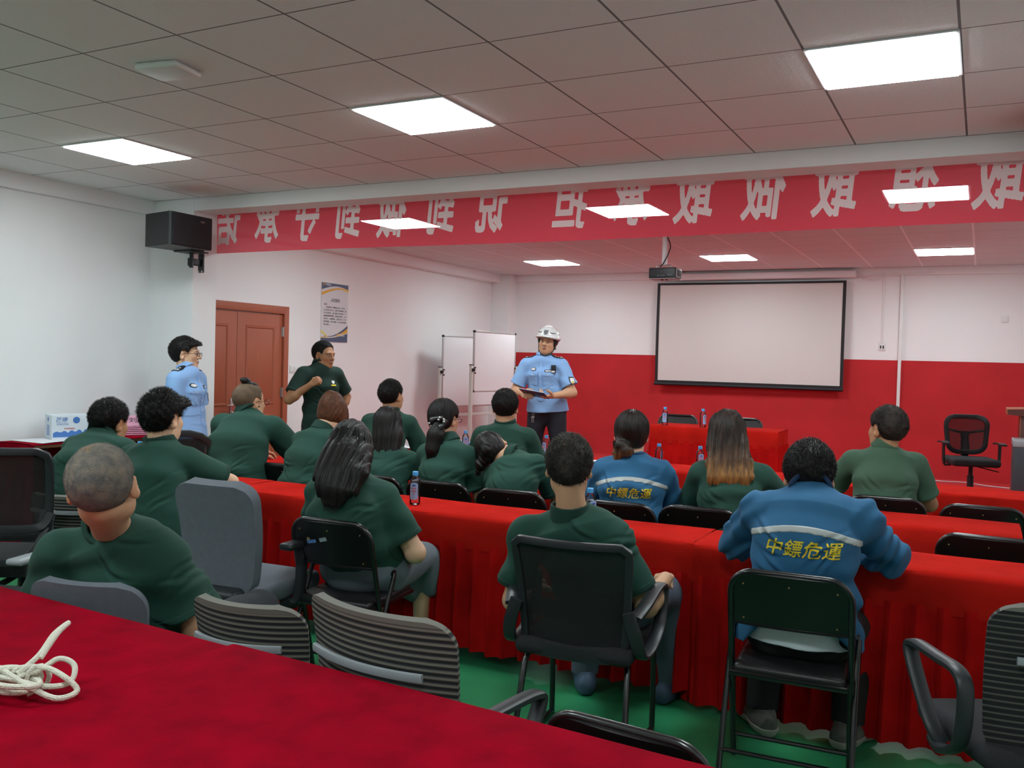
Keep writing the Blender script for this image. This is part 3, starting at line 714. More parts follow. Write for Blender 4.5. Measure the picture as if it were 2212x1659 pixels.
# left wall of the stage area, with the door opening
DY0, DY1, DZ = 6.33, 7.86, 2.10
wl = MB().bb((XW-.2, YF+.02, 0), (XW, DY0, CEIL)).bb((XW-.2, DY1, 0), (XW, YR+.2, CEIL)).bb((XW-.2, DY0, DZ), (XW, DY1, CEIL))
struct(wl, 'wall_stage_left', M['wall'])
struct(MB().bb((XW, YF+.02, 2.79), (XW+.16, YR-.25, CEIL), .004), 'trim_stage_ledge', M['wall'])
struct(MB().bb((XW, YR-.25, 0), (-6.58, YR, CEIL), .004), 'wall_corner_pillar', M['wall'])
struct(MB().bb((XW-.2, YR, 0), (XR+.2, YR+.2, CEIL)), 'wall_back', M['wall'])
struct(MB().bb((-6.58, YR-.06, 2.815), (XR, YR, CEIL), .004), 'trim_back_ledge', M['wall'])
struct(MB().grid(lambda u, v: (-6.56+u*(XR+6.56), YR-.012-.010*math.exp(-((v-.02)/.05)**2)-.004*math.sin(u*37)*math.exp(-v*4), STAGE+v*(1.715-STAGE)), 120, 14, .008), 'trim_red_wall_cloth', M['redwall'], True)
struct(MB().bb((XR, YREAR-.2, 0), (XR+.2, YR+.2, CEIL)), 'wall_right', M['wall'])
struct(MB().bb((XW-.2, YREAR-.2, 0), (XR+.2, YREAR, CEIL)), 'wall_rear', M['wall'])

# ---------------------------------------------------------------- ceiling LED panels
M['lamp'] = emission('lamp_diffuser', (.86, .965, .985, 1), PANEL_EMISSION)
M['alu_white'] = mat('white_enamel', S(228, 230, 232), .4)
def led_panel(x, y, label):
    t = thing('ceiling_light', label, 'ceiling light', (x+.3, y+.3, CEIL), 0, 'square ceiling lights')
    fr = MB(); 
    for q in (-1, 1): fr.bb((q*.2925-.0075, -.30, -.008), (q*.2925+.0075, .30, 0)).bb((-.285, q*.2925-.0075, -.008), (.285, q*.2925+.0075, 0))
    fr.build('frame', M['alu_white'], t, False); MB().bb((-.283, -.283, -.013), (.283, .283, -.001)).build('diffuser', M['lamp'], t, False); return t
where = {0: 'row before the beam', 1: 'row glowing through the red banner', 2: 'farthest row above the stage'}
colw = {0: 'leftmost', 1: 'middle', 2: 'right-hand'}
for r, y in enumerate((4.021, 7.297, 10.892)):
    for c in range(3): led_panel(LX0+2.4*c, y, 'bright ceiling light panel, %s in the %s' % (colw[c], where[r]))
for c in range(3): led_panel(LX0+2.4*c, .42, 'bright square light panel in the ceiling above the foreground table, %s of its row' % colw[c])

# ---------------------------------------------------------------- double door
M['door'] = mat('red_brown_door', S(165, 88, 62), .45, noise=.05, nscale=9, bump=.04, bscale=60, stretch=(6, 6, .6))
M['steel'] = mat('brushed_steel', S(190, 190, 188), .3, 1.0)
M['black_gap'] = mat('door_gap', S(40, 22, 18), .8)
dr = thing('door_1', None, None, (XW, (DY0+DY1)/2, 0)); tag(dr, kind='structure')
fm = MB(); hw = (DY1-DY0)/2
for q in (-1, 1): fm.bb((-.05, q*hw-.0 if q < 0 else hw-.075, 0), (.022, (-hw+.075) if q < 0 else hw, DZ), .004)
fm.bb((-.05, -hw+.075, DZ-.085), (.022, hw-.075, DZ), .004); fm.build('door_frame', M['door'], dr)
def leaf(y0, y1):
    w = y1-y0; m = MB(); m.bb((-.045, y0, .008), (-.005, y1, DZ-.09), .003); yc = (y0+y1)/2
    def rp(z0, z1):                                            # raised panel with a routed border
        P = lambda ins, d: [(d, yc-w/2+.12+ins, z0+ins), (d, yc+w/2-.12-ins, z0+ins), (d, yc+w/2-.12-ins, z1-ins), (d, yc-w/2+.12+ins, z1-ins)]
        R_ = [P(0, -.005), P(.008, .004), P(.022, .004), P(.032, -.006), P(.05, .001)]
        vs = [p for r in R_ for p in r]; fs = [(4*i+k, 4*i+(k+1) % 4, 4*i+4+(k+1) % 4, 4*i+4+k) for i in range(4) for k in range(4)]+[(16, 17, 18, 19)]
        m.add(vs, fs)
    rp(1.02, 1.87); rp(.12, .62); rp(.70, .92)
    return m.build('door_leaf', M['door'], dr)
l1 = leaf(-hw+.078, -.002); l2 = leaf(.002, hw-.078)
hd = MB().bb((-.005, -.085, .90), (.006, -.045, 1.10), .004).tube([(.004, -.065, 1.03), (.05, -.065, 1.03), (.055, -.075, 1.03), (.055, -.19, 1.03)], .009).lathe([(.016, 0), (.016, .014), (.010, .016)], (0, 0, 0))
hd.v[-72:] = [(.004+z, -.065+x*.9, .95+y*.9) for x, y, z in hd.v[-72:]]; hd.build('door_handle', M['steel'], l1)
for z in (.35, 1.15, 1.82): MB().tube([(.008, hw-.077, z-.055), (.008, hw-.077, z+.055)], .009).bb((-.003, hw-.1, z-.05), (.003, hw-.06, z+.05)).build('hinge', M['steel'], l2)
MB().bb((-.002, -hw+.16, 1.80), (.004, -hw+.17, 1.812)).build('peephole', M['steel'], l1)

# ---------------------------------------------------------------- switches, sockets, trunking
M['plastic'] = mat('white_plastic', S(226, 228, 226), .35)
def plate(name, label, c, axis, w, h, rock=1, group=None):
    t = thing(name, label, 'switch' if 'switch' in name else 'socket', c)
    bx = lambda y0, z0, y1, z1, d0, d1: ((d0, y0, z0), (d1, y1, z1)) if axis == 'x' else ((y0, -d1, z0), (y1, -d0, z1))
    MB().bb(*bx(-w/2, -h/2, w/2, h/2, 0, .009), .003).build('plate', M['plastic'], t)
    for i in range(rock):
        u0 = -w/2+.01+i*(w-.02)/rock; MB().bb(*bx(u0+.002, -h/2+.012, u0+(w-.02)/rock-.002, h/2-.012, .008, .013), .002).build('rocker', M['plastic'], t)
    return t
plate('light_switch', 'white double light switch on the white wall beside the brown door', (XW, 8.0, 1.41), 'x', .19, .09, 3)
plate('light_switch', 'small white switch plate high on the white wall right of the screen', (.217, YR, 2.25), 'y', .086, .086, 1)
soc = plate('wall_socket', 'white socket box below the thin cable duct right of the screen', (-1.185, YR, 1.885), 'y', .09, .10, 1)
MB().bb((-.024, -.016, -.02), (-.008, -.009, .02)).bb((.008, -.016, -.02), (.024, -.009, .02)).build('socket_hole', mat('dark_plastic', S(40, 40, 42), .5), soc)
tag(MB().bb((-1.20, YR-.012, 1.94), (-1.175, YR, 2.82), .002).build('cable_duct', M['plastic']), 'thin white cable duct running down to the socket box', 'cable duct')
tag(MB().bb((-.985, YR-.045, STAGE), (-.945, YR-.022, 2.88), .004).build('cable_duct', M['plastic']), 'long white cable duct running down over the red wall to the stage', 'cable duct')
tag(MB().tube(smooth_path([(-1.50, YR-.075, 2.86), (-1.42, YR-.075, 2.80), (-1.30, YR-.075, 2.76), (-1.21, YR-.075, 2.80), (-1.17, YR-.07, 2.86)], 8), .006).build('cable', M['plastic']), 'thin white cable drooping along the wall beside the screen casing', 'cable')
tag(MB().tube(smooth_path([(-1.35, YR-.07, 2.835), (-.95, YR-.075, 2.83), (-.6, YR-.07, 2.838)], 6), .005).build('cable', M['plastic']), 'thin cable running level along the top of the back wall', 'cable')
tag(MB().tube(smooth_path([(-.75, 12.55, STAGE+.006), (-.4, 12.45, STAGE+.006), (-.15, 12.5, STAGE+.006), (.1, 12.3, STAGE+.006), (.45, 12.2, STAGE+.006)], 8), .007).build('cable', mat('grey_cable', S(200, 190, 195), .5)), 'pale cable lying on the red stage floor behind the chair', 'cable')

# ---------------------------------------------------------------- ceiling access point
ap = thing('wireless_access_point', 'white flat wireless box on the ceiling tiles at the upper left', 'access point', (-3.51, 3.12, CEIL))
bm_ = MB().box((0, 0, -.018), (.24, .20, .034), Matrix.Rotation(math.radians(10), 3, 'Z'), .016); bm_.build('housing', M['plastic'], ap)
MB().bb((-.07, -.06, -.003), (.07, .06, 0)).build('mount', M['plastic'], ap)
MB().tube([(.08, .07, -.012), (.115, .10, -.012), (.118, .10, -.004)], .006).build('cable_plug', M['plastic'], ap)

# ---------------------------------------------------------------- loudspeakers
M['black'] = mat('black_cabinet', S(24, 27, 30), .45, bump=.1, bscale=300)
M['grille'] = mat('black_grille', S(15, 18, 24), .6, bump=.5, bscale=500)
def speaker(loc, label, mir=1):
    t = thing('loudspeaker', label, 'loudspeaker', loc)
    cab = MB().prism([(-.37*mir, .02), (-.02*mir, -.05), (0, -.04), (0, .39), (-.02*mir, .40), (-.33*mir, .33)], 0, .27); cab.build('cabinet', M['black'], t, False)
    MB().bb((-.004 if mir > 0 else -.012, -.035, .008), (.012 if mir > 0 else .004, .385, .262), .005).build('grille', M['grille'], t)
    MB().bb((.010 if mir > 0 else -.014, .255, .215), (.014 if mir > 0 else -.010, .30, .23)).build('badge', mat('badge', S(120, 105, 100), .4, .5), t)
    return t
speaker((-5.86, 5.31, 2.43), 'black loudspeaker on a wall bracket on the pillar beside the banner')
br = thing('speaker_bracket', 'black steel wall bracket holding the loudspeaker on the pillar', 'bracket', (-6.10, YB, 2.27))
MB().bb((-.035, -.016, -.01), (.025, .004, .18), .004).build('wall_plate', M['black'], br)
MB().bb((-.018, -.15, .045), (.008, -.01, .105), .006).build('arm', M['black'], br)
MB().tube([(.02, -.14, .02), (.02, -.14, .158)], .017).tube([(-.005, -.14, .05), (.02, -.14, .05)], .02).bb((-.09, -.24, .147), (.13, -.05, .159), .004).build('post', M['black'], br)
for q in (-.025, .015): MB().tube([(q, -.018, .0), (q, -.004, .0)], .008).build('bolt', M['steel'], br)
speaker((.265, 5.35, 2.53), 'black loudspeaker just entering at the upper right edge by the banner', -1)

# ---------------------------------------------------------------- banner (thin cloth, lettering showing through from the far side)
def cloth(name, col, thru, transl=.45):
    m = bpy.data.materials.new(name); m.use_nodes = True; nt = m.node_tree; L = nt.links.new; b = nt.nodes['Principled BSDF']; out = nt.nodes['Material Output']
    b.inputs['Base Color'].default_value = col; b.inputs['Roughness'].default_value = .7
    tl = nt.nodes.new('ShaderNodeBsdfTranslucent'); tl.inputs[0].default_value = col
    tr = nt.nodes.new('ShaderNodeBsdfTransparent')
    a = nt.nodes.new('ShaderNodeMixShader'); a.inputs[0].default_value = transl; L(b.outputs[0], a.inputs[1]); L(tl.outputs[0], a.inputs[2])
    c = nt.nodes.new('ShaderNodeMixShader'); c.inputs[0].default_value = thru; L(a.outputs[0], c.inputs[1]); L(tr.outputs[0], c.inputs[2]); L(c.outputs[0], out.inputs[0]); return m
M['banner'] = cloth('banner_cloth', S(222, 66, 86), .12, .42); M['banner_ink'] = cloth('banner_white', (.97, .94, .94, 1), .24, .0)
BY = 6.105
ban = thing('banner', 'long red cloth banner with mirrored white characters hanging under the beam', 'banner', (-6.39, BY, 0))
bfn = lambda u, v: (u*6.95, .006*math.sin(u*5), 2.462+.006*math.sin(u*9)*(1-v)-.010*u+v*(2.905-2.462))
MB().grid(bfn, 160, 6).build('cloth', M['banner'], ban)

def lettering():
    for ch, x in zip('敢想敢做敢承担说到做到守承诺', (.048, -.416, -.876, -1.327, -1.794, -2.245, -2.72, -3.375, -3.83, -4.30, -4.737, -5.172, -5.615, -6.066)):
        v, f = bold_glyph(ch, .030, 84, -.13)
        P = np.stack([x+6.39-v[:, 0]*.275, np.zeros(len(v)), 2.700+v[:, 1]*.405], 1); P[:, 1] = [bfn(q/6.95, 0)[1]-.005 for q in P[:, 0]]
        np_mesh('character', P, f, M['banner_ink'], ban, smooth=False)
lettering()

# ---------------------------------------------------------------- projector
M['proj'] = mat('projector_dark', S(34, 36, 40), .5); M['proj_l'] = mat('projector_silver', S(150, 155, 156), .4)
pj = thing('projector', 'dark grey projector hanging from the ceiling on a short pole', 'projector', (-2.945, 9.0, 0))
MB().bb((-.15, -.02, 2.455), (.135, .20, 2.565), .012).build('body', M['proj'], pj)
MB().bb((.131, 0, 2.462), (.140, .18, 2.558), .003).bb((-.15, -.018, 2.449), (.135, .20, 2.457), .003).build('side_panel', M['proj_l'], pj)
vm = MB()
for k in range(6): vm.bb((.139, .02+k*.025, 2.48), (.142, .032+k*.025, 2.545))
vm.build('vent', M['proj'], pj, False)
pp = MB()
for q in (-.06, -.03, .0): pp.bb((q, -.024, 2.475), (q+.02, -.018, 2.49))
pp.bb((.05, -.023, 2.48), (.10, -.018, 2.50)).build('port', mat('port_grey', S(70, 74, 78), .4), pj)
MB().tube([(-.02, .09, 2.60), (-.02, .09, CEIL)], .026).bb((-.09, .03, CEIL-.012), (.05, .15, CEIL)).build('ceiling_pole', M['alu_white'], pj)
for q in (-.09, .06): MB().tube([(-.02, .09, 2.605), (q, .06, 2.592), (q, .06, 2.565)], .007).build('mount_arm', M['steel'], pj)
MB().tube(smooth_path([(.0, .09, CEIL-.02), (.045, .07, 2.80), (.035, .05, 2.72), (-.01, .05, 2.63), (-.03, 0, 2.575)], 8), .006).build('cable', M['black'], pj)
MB().tube([(-.03, .06, 2.449), (-.03, .06, 2.440)], .014).tube([(.02, .06, 2.449), (.02, .06, 2.440)], .01).build('foot', M['proj'], pj)

# ---------------------------------------------------------------- projection screen
M['screen'] = mat('screen_matte_white', S(214, 212, 208), .8); M['screen_black'] = mat('screen_black_border', S(26, 26, 30), .6)
sn = thing('projection_screen', 'white pull-down projection screen with black border on the back wall', 'projection screen', (-2.94, YR-.12, 0))
MB().bb((-1.38, -.05, 2.79), (1.42, .12, 2.885), .02).build('casing', M['alu_white'], sn)
cv = lambda x: .03*math.sin(x*1.1)
MB().grid(lambda u, v: (-1.285+u*2.585, cv(u*2)-.012*math.sin(v*PI), 1.325+v*1.43), 20, 10).build('fabric', M['screen'], sn)
bd = MB(); e = .004
P_ = lambda u, v: (-1.285+u*2.585, cv(u*2)-.012*math.sin(v*PI)-e, 1.325+v*1.43)
for (u0, u1, v0, v1) in ((0, .016, 0, 1), (.984, 1, 0, 1), (0, 1, .978, 1), (0, 1, 0, .022)): bd.grid(lambda a, b: P_(u0+(u1-u0)*a, v0+(v1-v0)*b), 16, 10)
bd.build('border', M['screen_black'], sn)
MB().tube([(-1.295, .0, 1.305), (1.30, cv(2)*.9, 1.305)], .021).build('bottom_bar', M['screen_black'], sn)

# ---------------------------------------------------------------- poster
M['paper'] = mat('poster_white', S(214, 216, 218), .5); M['navy'] = mat('poster_slate', S(74, 88, 116), .5); M['gold'] = mat('poster_gold', S(226, 170, 52), .5); M['pale'] = mat('poster_pale_gold', S(222, 205, 110), .5); M['ink'] = mat('poster_ink', S(60, 62, 66), .6)
po = thing('poster', 'tall white notice board with gold and slate curves on the wall right of the door', 'poster', (XW, 8.67, 2.083))
w, hgt = .25, .35
MB().bb((0, -w, -hgt), (.010, w, hgt), .002).build('board', M['paper'], po, False)
def band(name, m, f0, f1, x, a=0.0, b=1.0): MB().grid(lambda u, v: (x, -w+2*w*(a+(b-a)*u), f0(a+(b-a)*u)*(1-v)+f1(a+(b-a)*u)*v), 24, 2).build(name, m, po, False)
g1 = lambda u: .30-.02+.085*(math.sin(min(1, u*1.2+.05)*PI/2)-.9)
band('top_field', M['navy'], lambda u: min(hgt-.004, .262+.055*math.sin(u*PI*.85)), lambda u: hgt-.004, .0112)
band('gold_curve', M['gold'], lambda u: .195+.092*math.sin(u*PI*.62), lambda u: .230+.072*math.sin(u*PI*.68)+.0*u, .0114)
band('gold_curve', M['pale'], lambda u: .285-.09*(u-.7), lambda u: .285-.01*(u-.7), .0113, .72, 1.0)
band('bottom_field', M['navy'], lambda u: -hgt+.004, lambda u: -.303+.105*max(0, u-.25)**1.6, .0112)
band('gold_curve', M['gold'], lambda u: -.302+.115*max(0, u-.25)**1.5, lambda u: -.290-.012*math.sin(u*PI)+.19*max(0, u-.25)**1.7, .0115)
band('slate_curve', M['navy'], lambda u: -.288+.20*max(0, u-.3)**1.7, lambda u: -.280+.245*max(0, u-.28)**1.7, .0113, .1, 1)
band('gold_curve', M['pale'], lambda u: -.245-.20*u, lambda u: -.205-.30*u, .0114, 0, .25)
PM = lambda y, z, sx, sy=None: Matrix(((0, 0, 1, .0122), (sx, 0, 0, y), (0, sy or sx, 0, z), (0, 0, 0, 1)))
text_mesh('入职宣誓词', 1, 'title', M['ink'], po, PM(0, .145, .034, .046), .03, 0, 0)
text_mesh('我宣誓：', 1, 'text', M['ink'], po, PM(-.17, .093, .018, .022), .03, 0, 0)
for i, t in enumerate(('我志愿加入中镖危运公司，忠诚企', '业认同企业文化，遵守公司规章，服', '从公司安排，全力维护公司形象，严', '格遵守操作规程，坚持安全第一，文', '明行车，热情服务，诚信为本，恪尽', '职守团结，努力进取，为公司的发展', '努力奋斗。')):
    o = text_mesh(t, 1, 'text', M['ink'], po, PM(-.205 if i != 0 else -.165, .060-.034*i, .0262 if i else .0240, .022), .02, 0, 0, align='LEFT')
M['poster_wht'] = mat('poster_lettering', S(225, 228, 232), .5)
for y, z in ((-.13, .325), (.14, -.265)):
    text_mesh('中镖危运', 1, 'text', M['poster_wht'], po, PM(y, z, .026, .03), .02, 0, 0)
    MB().grid(lambda u, v: (.0122, y-.075+(.012+.008*v)*math.cos(-2.2-u*4.2), z+(.012+.008*v)*math.sin(-2.2-u*4.2)), 16, 1).build('emblem', M['gold'], po, False)

# ---------------------------------------------------------------- mobile whiteboards
M['board'] = mat('whiteboard_face', S(226, 228, 230), .22, coat=.3); M['alu'] = mat('aluminium', S(190, 192, 190), .35, .6); M['legpaint'] = mat('stand_paint', S(196, 198, 190), .45)
def whiteboard(label, a, b, z0, z1, stand, lz, mid):
    a = Vector(a); b = Vector(b); w = (b-a).length; rz = math.atan2(b.y-a.y, b.x-a.x)
    t = thing('mobile_whiteboard', label, 'whiteboard', (a.x, a.y, STAGE), rz)
    z0 -= STAGE; z1 -= STAGE; lz -= STAGE
    MB().bb((.015, -.008, z0+.015), (w-.015, .008, z1-.015)).build('panel', M['board'], t, False)
    MB().bb((0, -.012, z0), (.02, .012, z1), .003).bb((w-.02, -.012, z0), (w, .012, z1), .003).bb((.02, -.012, z0), (w-.02, .012, z0+.02), .003).bb((.02, -.012, z1-.02), (w-.02, .012, z1), .003).build('frame', M['alu'], t)
    for x in (0, w):
        for z in (z0, z1): MB().bb((x-.004 if x == 0 else x-.026, -.014, z-.004 if z == z0 else z-.026), (x+.026 if x == 0 else x+.004, .014, z+.026 if z == z0 else z+.004), .003).build('corner_cap', M['black'], t)
    for x in (-.035, w+.035):
        lg = MB().bb((x-.022, -.02, .09), (x+.022, .02, lz), .004).bb((x-.018, -.30, .06), (x+.018, .30, .10), .006).build('leg', M['legpaint'], t)
        MB().bb((x-.024, -.022, lz), (x+.024, .022, lz+.012), .003).build('cap', M['black'], lg)
        s = -1 if x < 0 else 1
        MB().tube([(x, -.02, lz-.06), (x, -.05, lz-.06)], .022).tube([(x-s*.055, -.016, lz-.03), (x-s*.055, -.03, lz-.03)], .010).tube([(x-s*.055, -.016, lz-.10), (x-s*.055, -.03, lz-.10)], .010).build('knob', M['black'], lg)
        for q in (-.27, .27): MB().tube([(x-.012, q, .03), (x+.012, q, .03)], .03, 14).build('caster', M['black'], lg)
    MB().bb((-.03, -.012, mid-STAGE-.02), (w+.03, .012, mid-STAGE+.02), .004).build('crossbar', M['legpaint'], t)
    return t
whiteboard('white mobile whiteboard standing in front, nearer the man in the white helmet', (-5.905, 10.30, 0), (-5.78, 11.24, 0), 1.15, 1.955, 0, 1.50, .52)
whiteboard('white mobile whiteboard half hidden behind the other one, by the left corner', (-6.58, 10.62, 0), (-6.28, 11.95, 0), .915, 1.90, 0, 1.455, .80)
# ---------------------------------------------------------------- tables with cloths and pleated skirts
def velvet(name, c, sh=.5, noise=.14, nscale=5):
    return mat(name, c, .95, noise=noise, nscale=nscale, bump=.10, bscale=350, sheen=sh, spec=.04)
M['velvet'] = velvet('red_velvet', S(184, 30, 22), .06); M['velvet_skirt'] = velvet('red_velvet_skirt', S(184, 22, 20), .10); M['velvet_dark'] = velvet('crimson_velvet', S(142, 0, 26), .03, .18, 9)
M['wood_top'] = mat('table_wood', S(120, 80, 55), .5, noise=.1, nscale=6, stretch=(1, 8, 8))
M['blk_metal'] = mat('black_metal', S(20, 20, 22), .28, spec=.6, coat=.4)
def table(label, clabel, x0, x1, y0, y1, z=.75, rz=0.0, base=0.0, drop=.17, front=True, back=True, ends=(1, 1), m=None, ms=None, skirt_lift=.035, group=None, seed=0):
    """a plain folding table; the cloth on it is a thing of its own: top sheet with a short drop and, below it, the pleated skirt"""
    cx, cy = (x0+x1)/2, (y0+y1)/2; L, W = x1-x0, y1-y0
    t = thing('folding_table', label, 'table', (cx, cy, base), rz, group and group+' (tables)')
    h = z-base
    MB().bb((-L/2+.02, -W/2+.02, h-.035), (L/2-.02, W/2-.02, h-.008), .004).build('tabletop', M['wood_top'], t)
    for q in (-1, 1):
        for r in (-1, 1): MB().tube([(q*(L/2-.15), r*(W/2-.07), .0), (q*(L/2-.15), r*(W/2-.07), h-.035)], .014).build('leg', M['blk_metal'], t)
    c = thing('tablecloth', clabel, 'tablecloth', (cx, cy, base), rz, group)
    rc = .022; rnd = random.Random(seed)
    hw, hl = W/2, L/2
    # top sheet: profile across y
    prof = []
    if front: prof += [(-hw-.006, h-drop), (-hw-.004, h-drop*.5), (-hw-.002, h-rc)]
    prof += [(-hw+rc*.3, h-rc*.3), (-hw+rc, h)] + [(-hw+rc+(W-2*rc)*k/6, h) for k in range(1, 6)] + [(hw-rc, h), (hw-rc*.3, h-rc*.3)]
    if back: prof += [(hw+.002, h-rc), (hw+.004, h-drop*.5), (hw+.006, h-drop)]
    n = max(8, int(L/.06)); mb = MB(); vs = []; m_ = len(prof)
    for i in range(n+1):
        x = -hl+L*i/n
        for (y, zz) in prof:
            w = 0 if zz > h-.001 else .003*math.sin(x*9+seed)+.0025*math.sin(x*23+2*seed)
            vs.append((x, y+(w if y < 0 else -w)*((h-zz)/drop), zz + (.0015*math.sin(x*7+y*11+seed) if zz > h-.001 else .003*math.sin(x*5+seed)*((h-zz)/drop))))
    mb.add(vs, [(i*m_+j, (i+1)*m_+j, (i+1)*m_+j+1, i*m_+j+1) for i in range(n) for j in range(m_-1)])
    for q, on in ((-1, ends[0]), (1, ends[1])):
        if on: mb.grid(lambda u, v: (q*(hl+.002*v+.004*v*math.sin(u*12)), -hw+W*u, h-.004-v*drop), 12, 4)
    top = mb.build('top_sheet', m or M['velvet'], c)
    # pleated skirt
    def pleats(p0, p1, nrm, nm):
        p0, p1, nrm = Vector(p0), Vector(p1), Vector(nrm); l = (p1-p0).length; d = (p1-p0)/l
        pitch = .098; cnt = max(2, int(l/pitch)); g = MB(); cols = []
        per = 10; NN = cnt*per
        ph = [rnd.uniform(-.25, .25) for _ in range(cnt+2)]; am = [rnd.uniform(.7, 1.25) for _ in range(cnt+2)]; hm = [rnd.uniform(-.012, .012) for _ in range(cnt+2)]
        zt, zb = h-drop+.03, skirt_lift
        vs = []; K = 7
        for i in range(NN+1):
            s = i/per; k = int(min(s, cnt-.001)); f = s-k
            for j in range(K):
                v = j/(K-1)
                fold = (((f/.62 if f < .62 else (1-f)/.38)-.5)*1.1+.18*math.sin(4*PI*f+1))*am[k]
                out = .008+.046*fold*min(1, .40+v*.9) + .016*v + .006*v*math.sin(s*.7+seed)
                along = (i/NN)*l + .012*v*math.sin(s*1.3+seed*2) + .010*math.cos(2*PI*f)*min(1, .5+v)
                zz = zt+(zb-zt)*v + (hm[k]*(1-f)+hm[k+1]*f)*v
                p = p0+d*min(max(along, -.01), l+.01)+nrm*out; vs.append((p.x, p.y, zz))
        g.add(vs, [(i*K+j, (i+1)*K+j, (i+1)*K+j+1, i*K+j+1) for i in range(NN) for j in range(K-1)]); return g.build(nm, ms or M['velvet_skirt'], c)
    if front: pleats((-hl, -hw, 0), (hl, -hw, 0), (0, -1, 0), 'pleated_skirt')
    for q, on in ((-1, ends[0]), (1, ends[1])):
        if on: pleats((q*hl, -hw, 0), (q*hl, hw, 0), (q, 0, 0), 'pleated_skirt')
    return t, c
table('folding table under the red cloth, left one of the nearest row', 'red velvet tablecloth with pleated skirt at the left end behind the grey chair', -5.35, -4.02, 4.06, 4.50, seed=1, ends=(1, 0))
table('folding table under the red cloth with the single water bottle', 'red velvet tablecloth with pleated skirt below the single water bottle, middle of the nearest row', -4.015, -1.15, 4.07, 4.49, seed=2, ends=(0, 0), skirt_lift=.06)
table('folding table under the red cloth where the man in blue leans', 'red velvet tablecloth with pleated skirt that the man in the blue jacket leans on', -1.145, 1.02, 4.05, 4.48, seed=3, ends=(1, 0), skirt_lift=.02)
table('folding table under red cloth in the second row, left part', 'red velvet tablecloth on the second row where the man with the topknot rests', -5.6, -2.32, 5.19, 5.64, seed=4, ends=(1, 0))
table('folding table under red cloth in the second row, right part', 'red velvet tablecloth on the second row ending right in front of two empty folding chairs', -2.315, .205, 5.19, 5.68, seed=5, ends=(0, 1))
table('folding table under red cloth in the front row, left part', 'red velvet tablecloth on the front row under the brochures and bottles', -5.2, -2.60, 6.80, 7.32, seed=6, ends=(1, 0))
table('folding table under red cloth in the front row, right part', 'red velvet tablecloth on the front row before the stage chair at the right', -2.595, 1.0, 6.78, 7.30, seed=7, ends=(0, 0))
table('folding table on the stage under red cloth with two bottles', 'red velvet tablecloth with pleated skirt on the small stage table', -2.96, -1.70, 8.78, 9.28, z=STAGE+.74, base=STAGE, seed=8)
def turned(label, clabel, cx, cy, L, W, deg, **k):
    return table(label, clabel, cx-L/2, cx+L/2, cy-W/2, cy+W/2, rz=math.radians(deg), **k)
turned('folding table along the left wall under a red cloth with the water carton', 'red velvet tablecloth on the side table along the left wall', -6.43, 5.05, 1.42, .44, -90, z=.845, seed=9, drop=.25, back=False, m=M['velvet_dark'], ms=M['velvet_dark'])
turned('wide table in the foreground under crimson velvet, left section', 'crimson velvet tablecloth in the left foreground with the white rope on it', -2.83, 1.385, 1.98, 1.10, -3.4, seed=10, back=True, ends=(1, 0), m=M['velvet_dark'], ms=M['velvet_dark'], drop=.2)
turned('wide table in the foreground under crimson velvet, nearest section', 'crimson velvet tablecloth in the near foreground filling the bottom left', -.86, 1.272, 1.97, 1.125, -3.4, z=.7535, seed=11, back=True, ends=(0, 1), m=M['velvet_dark'], ms=M['velvet_dark'], drop=.2)

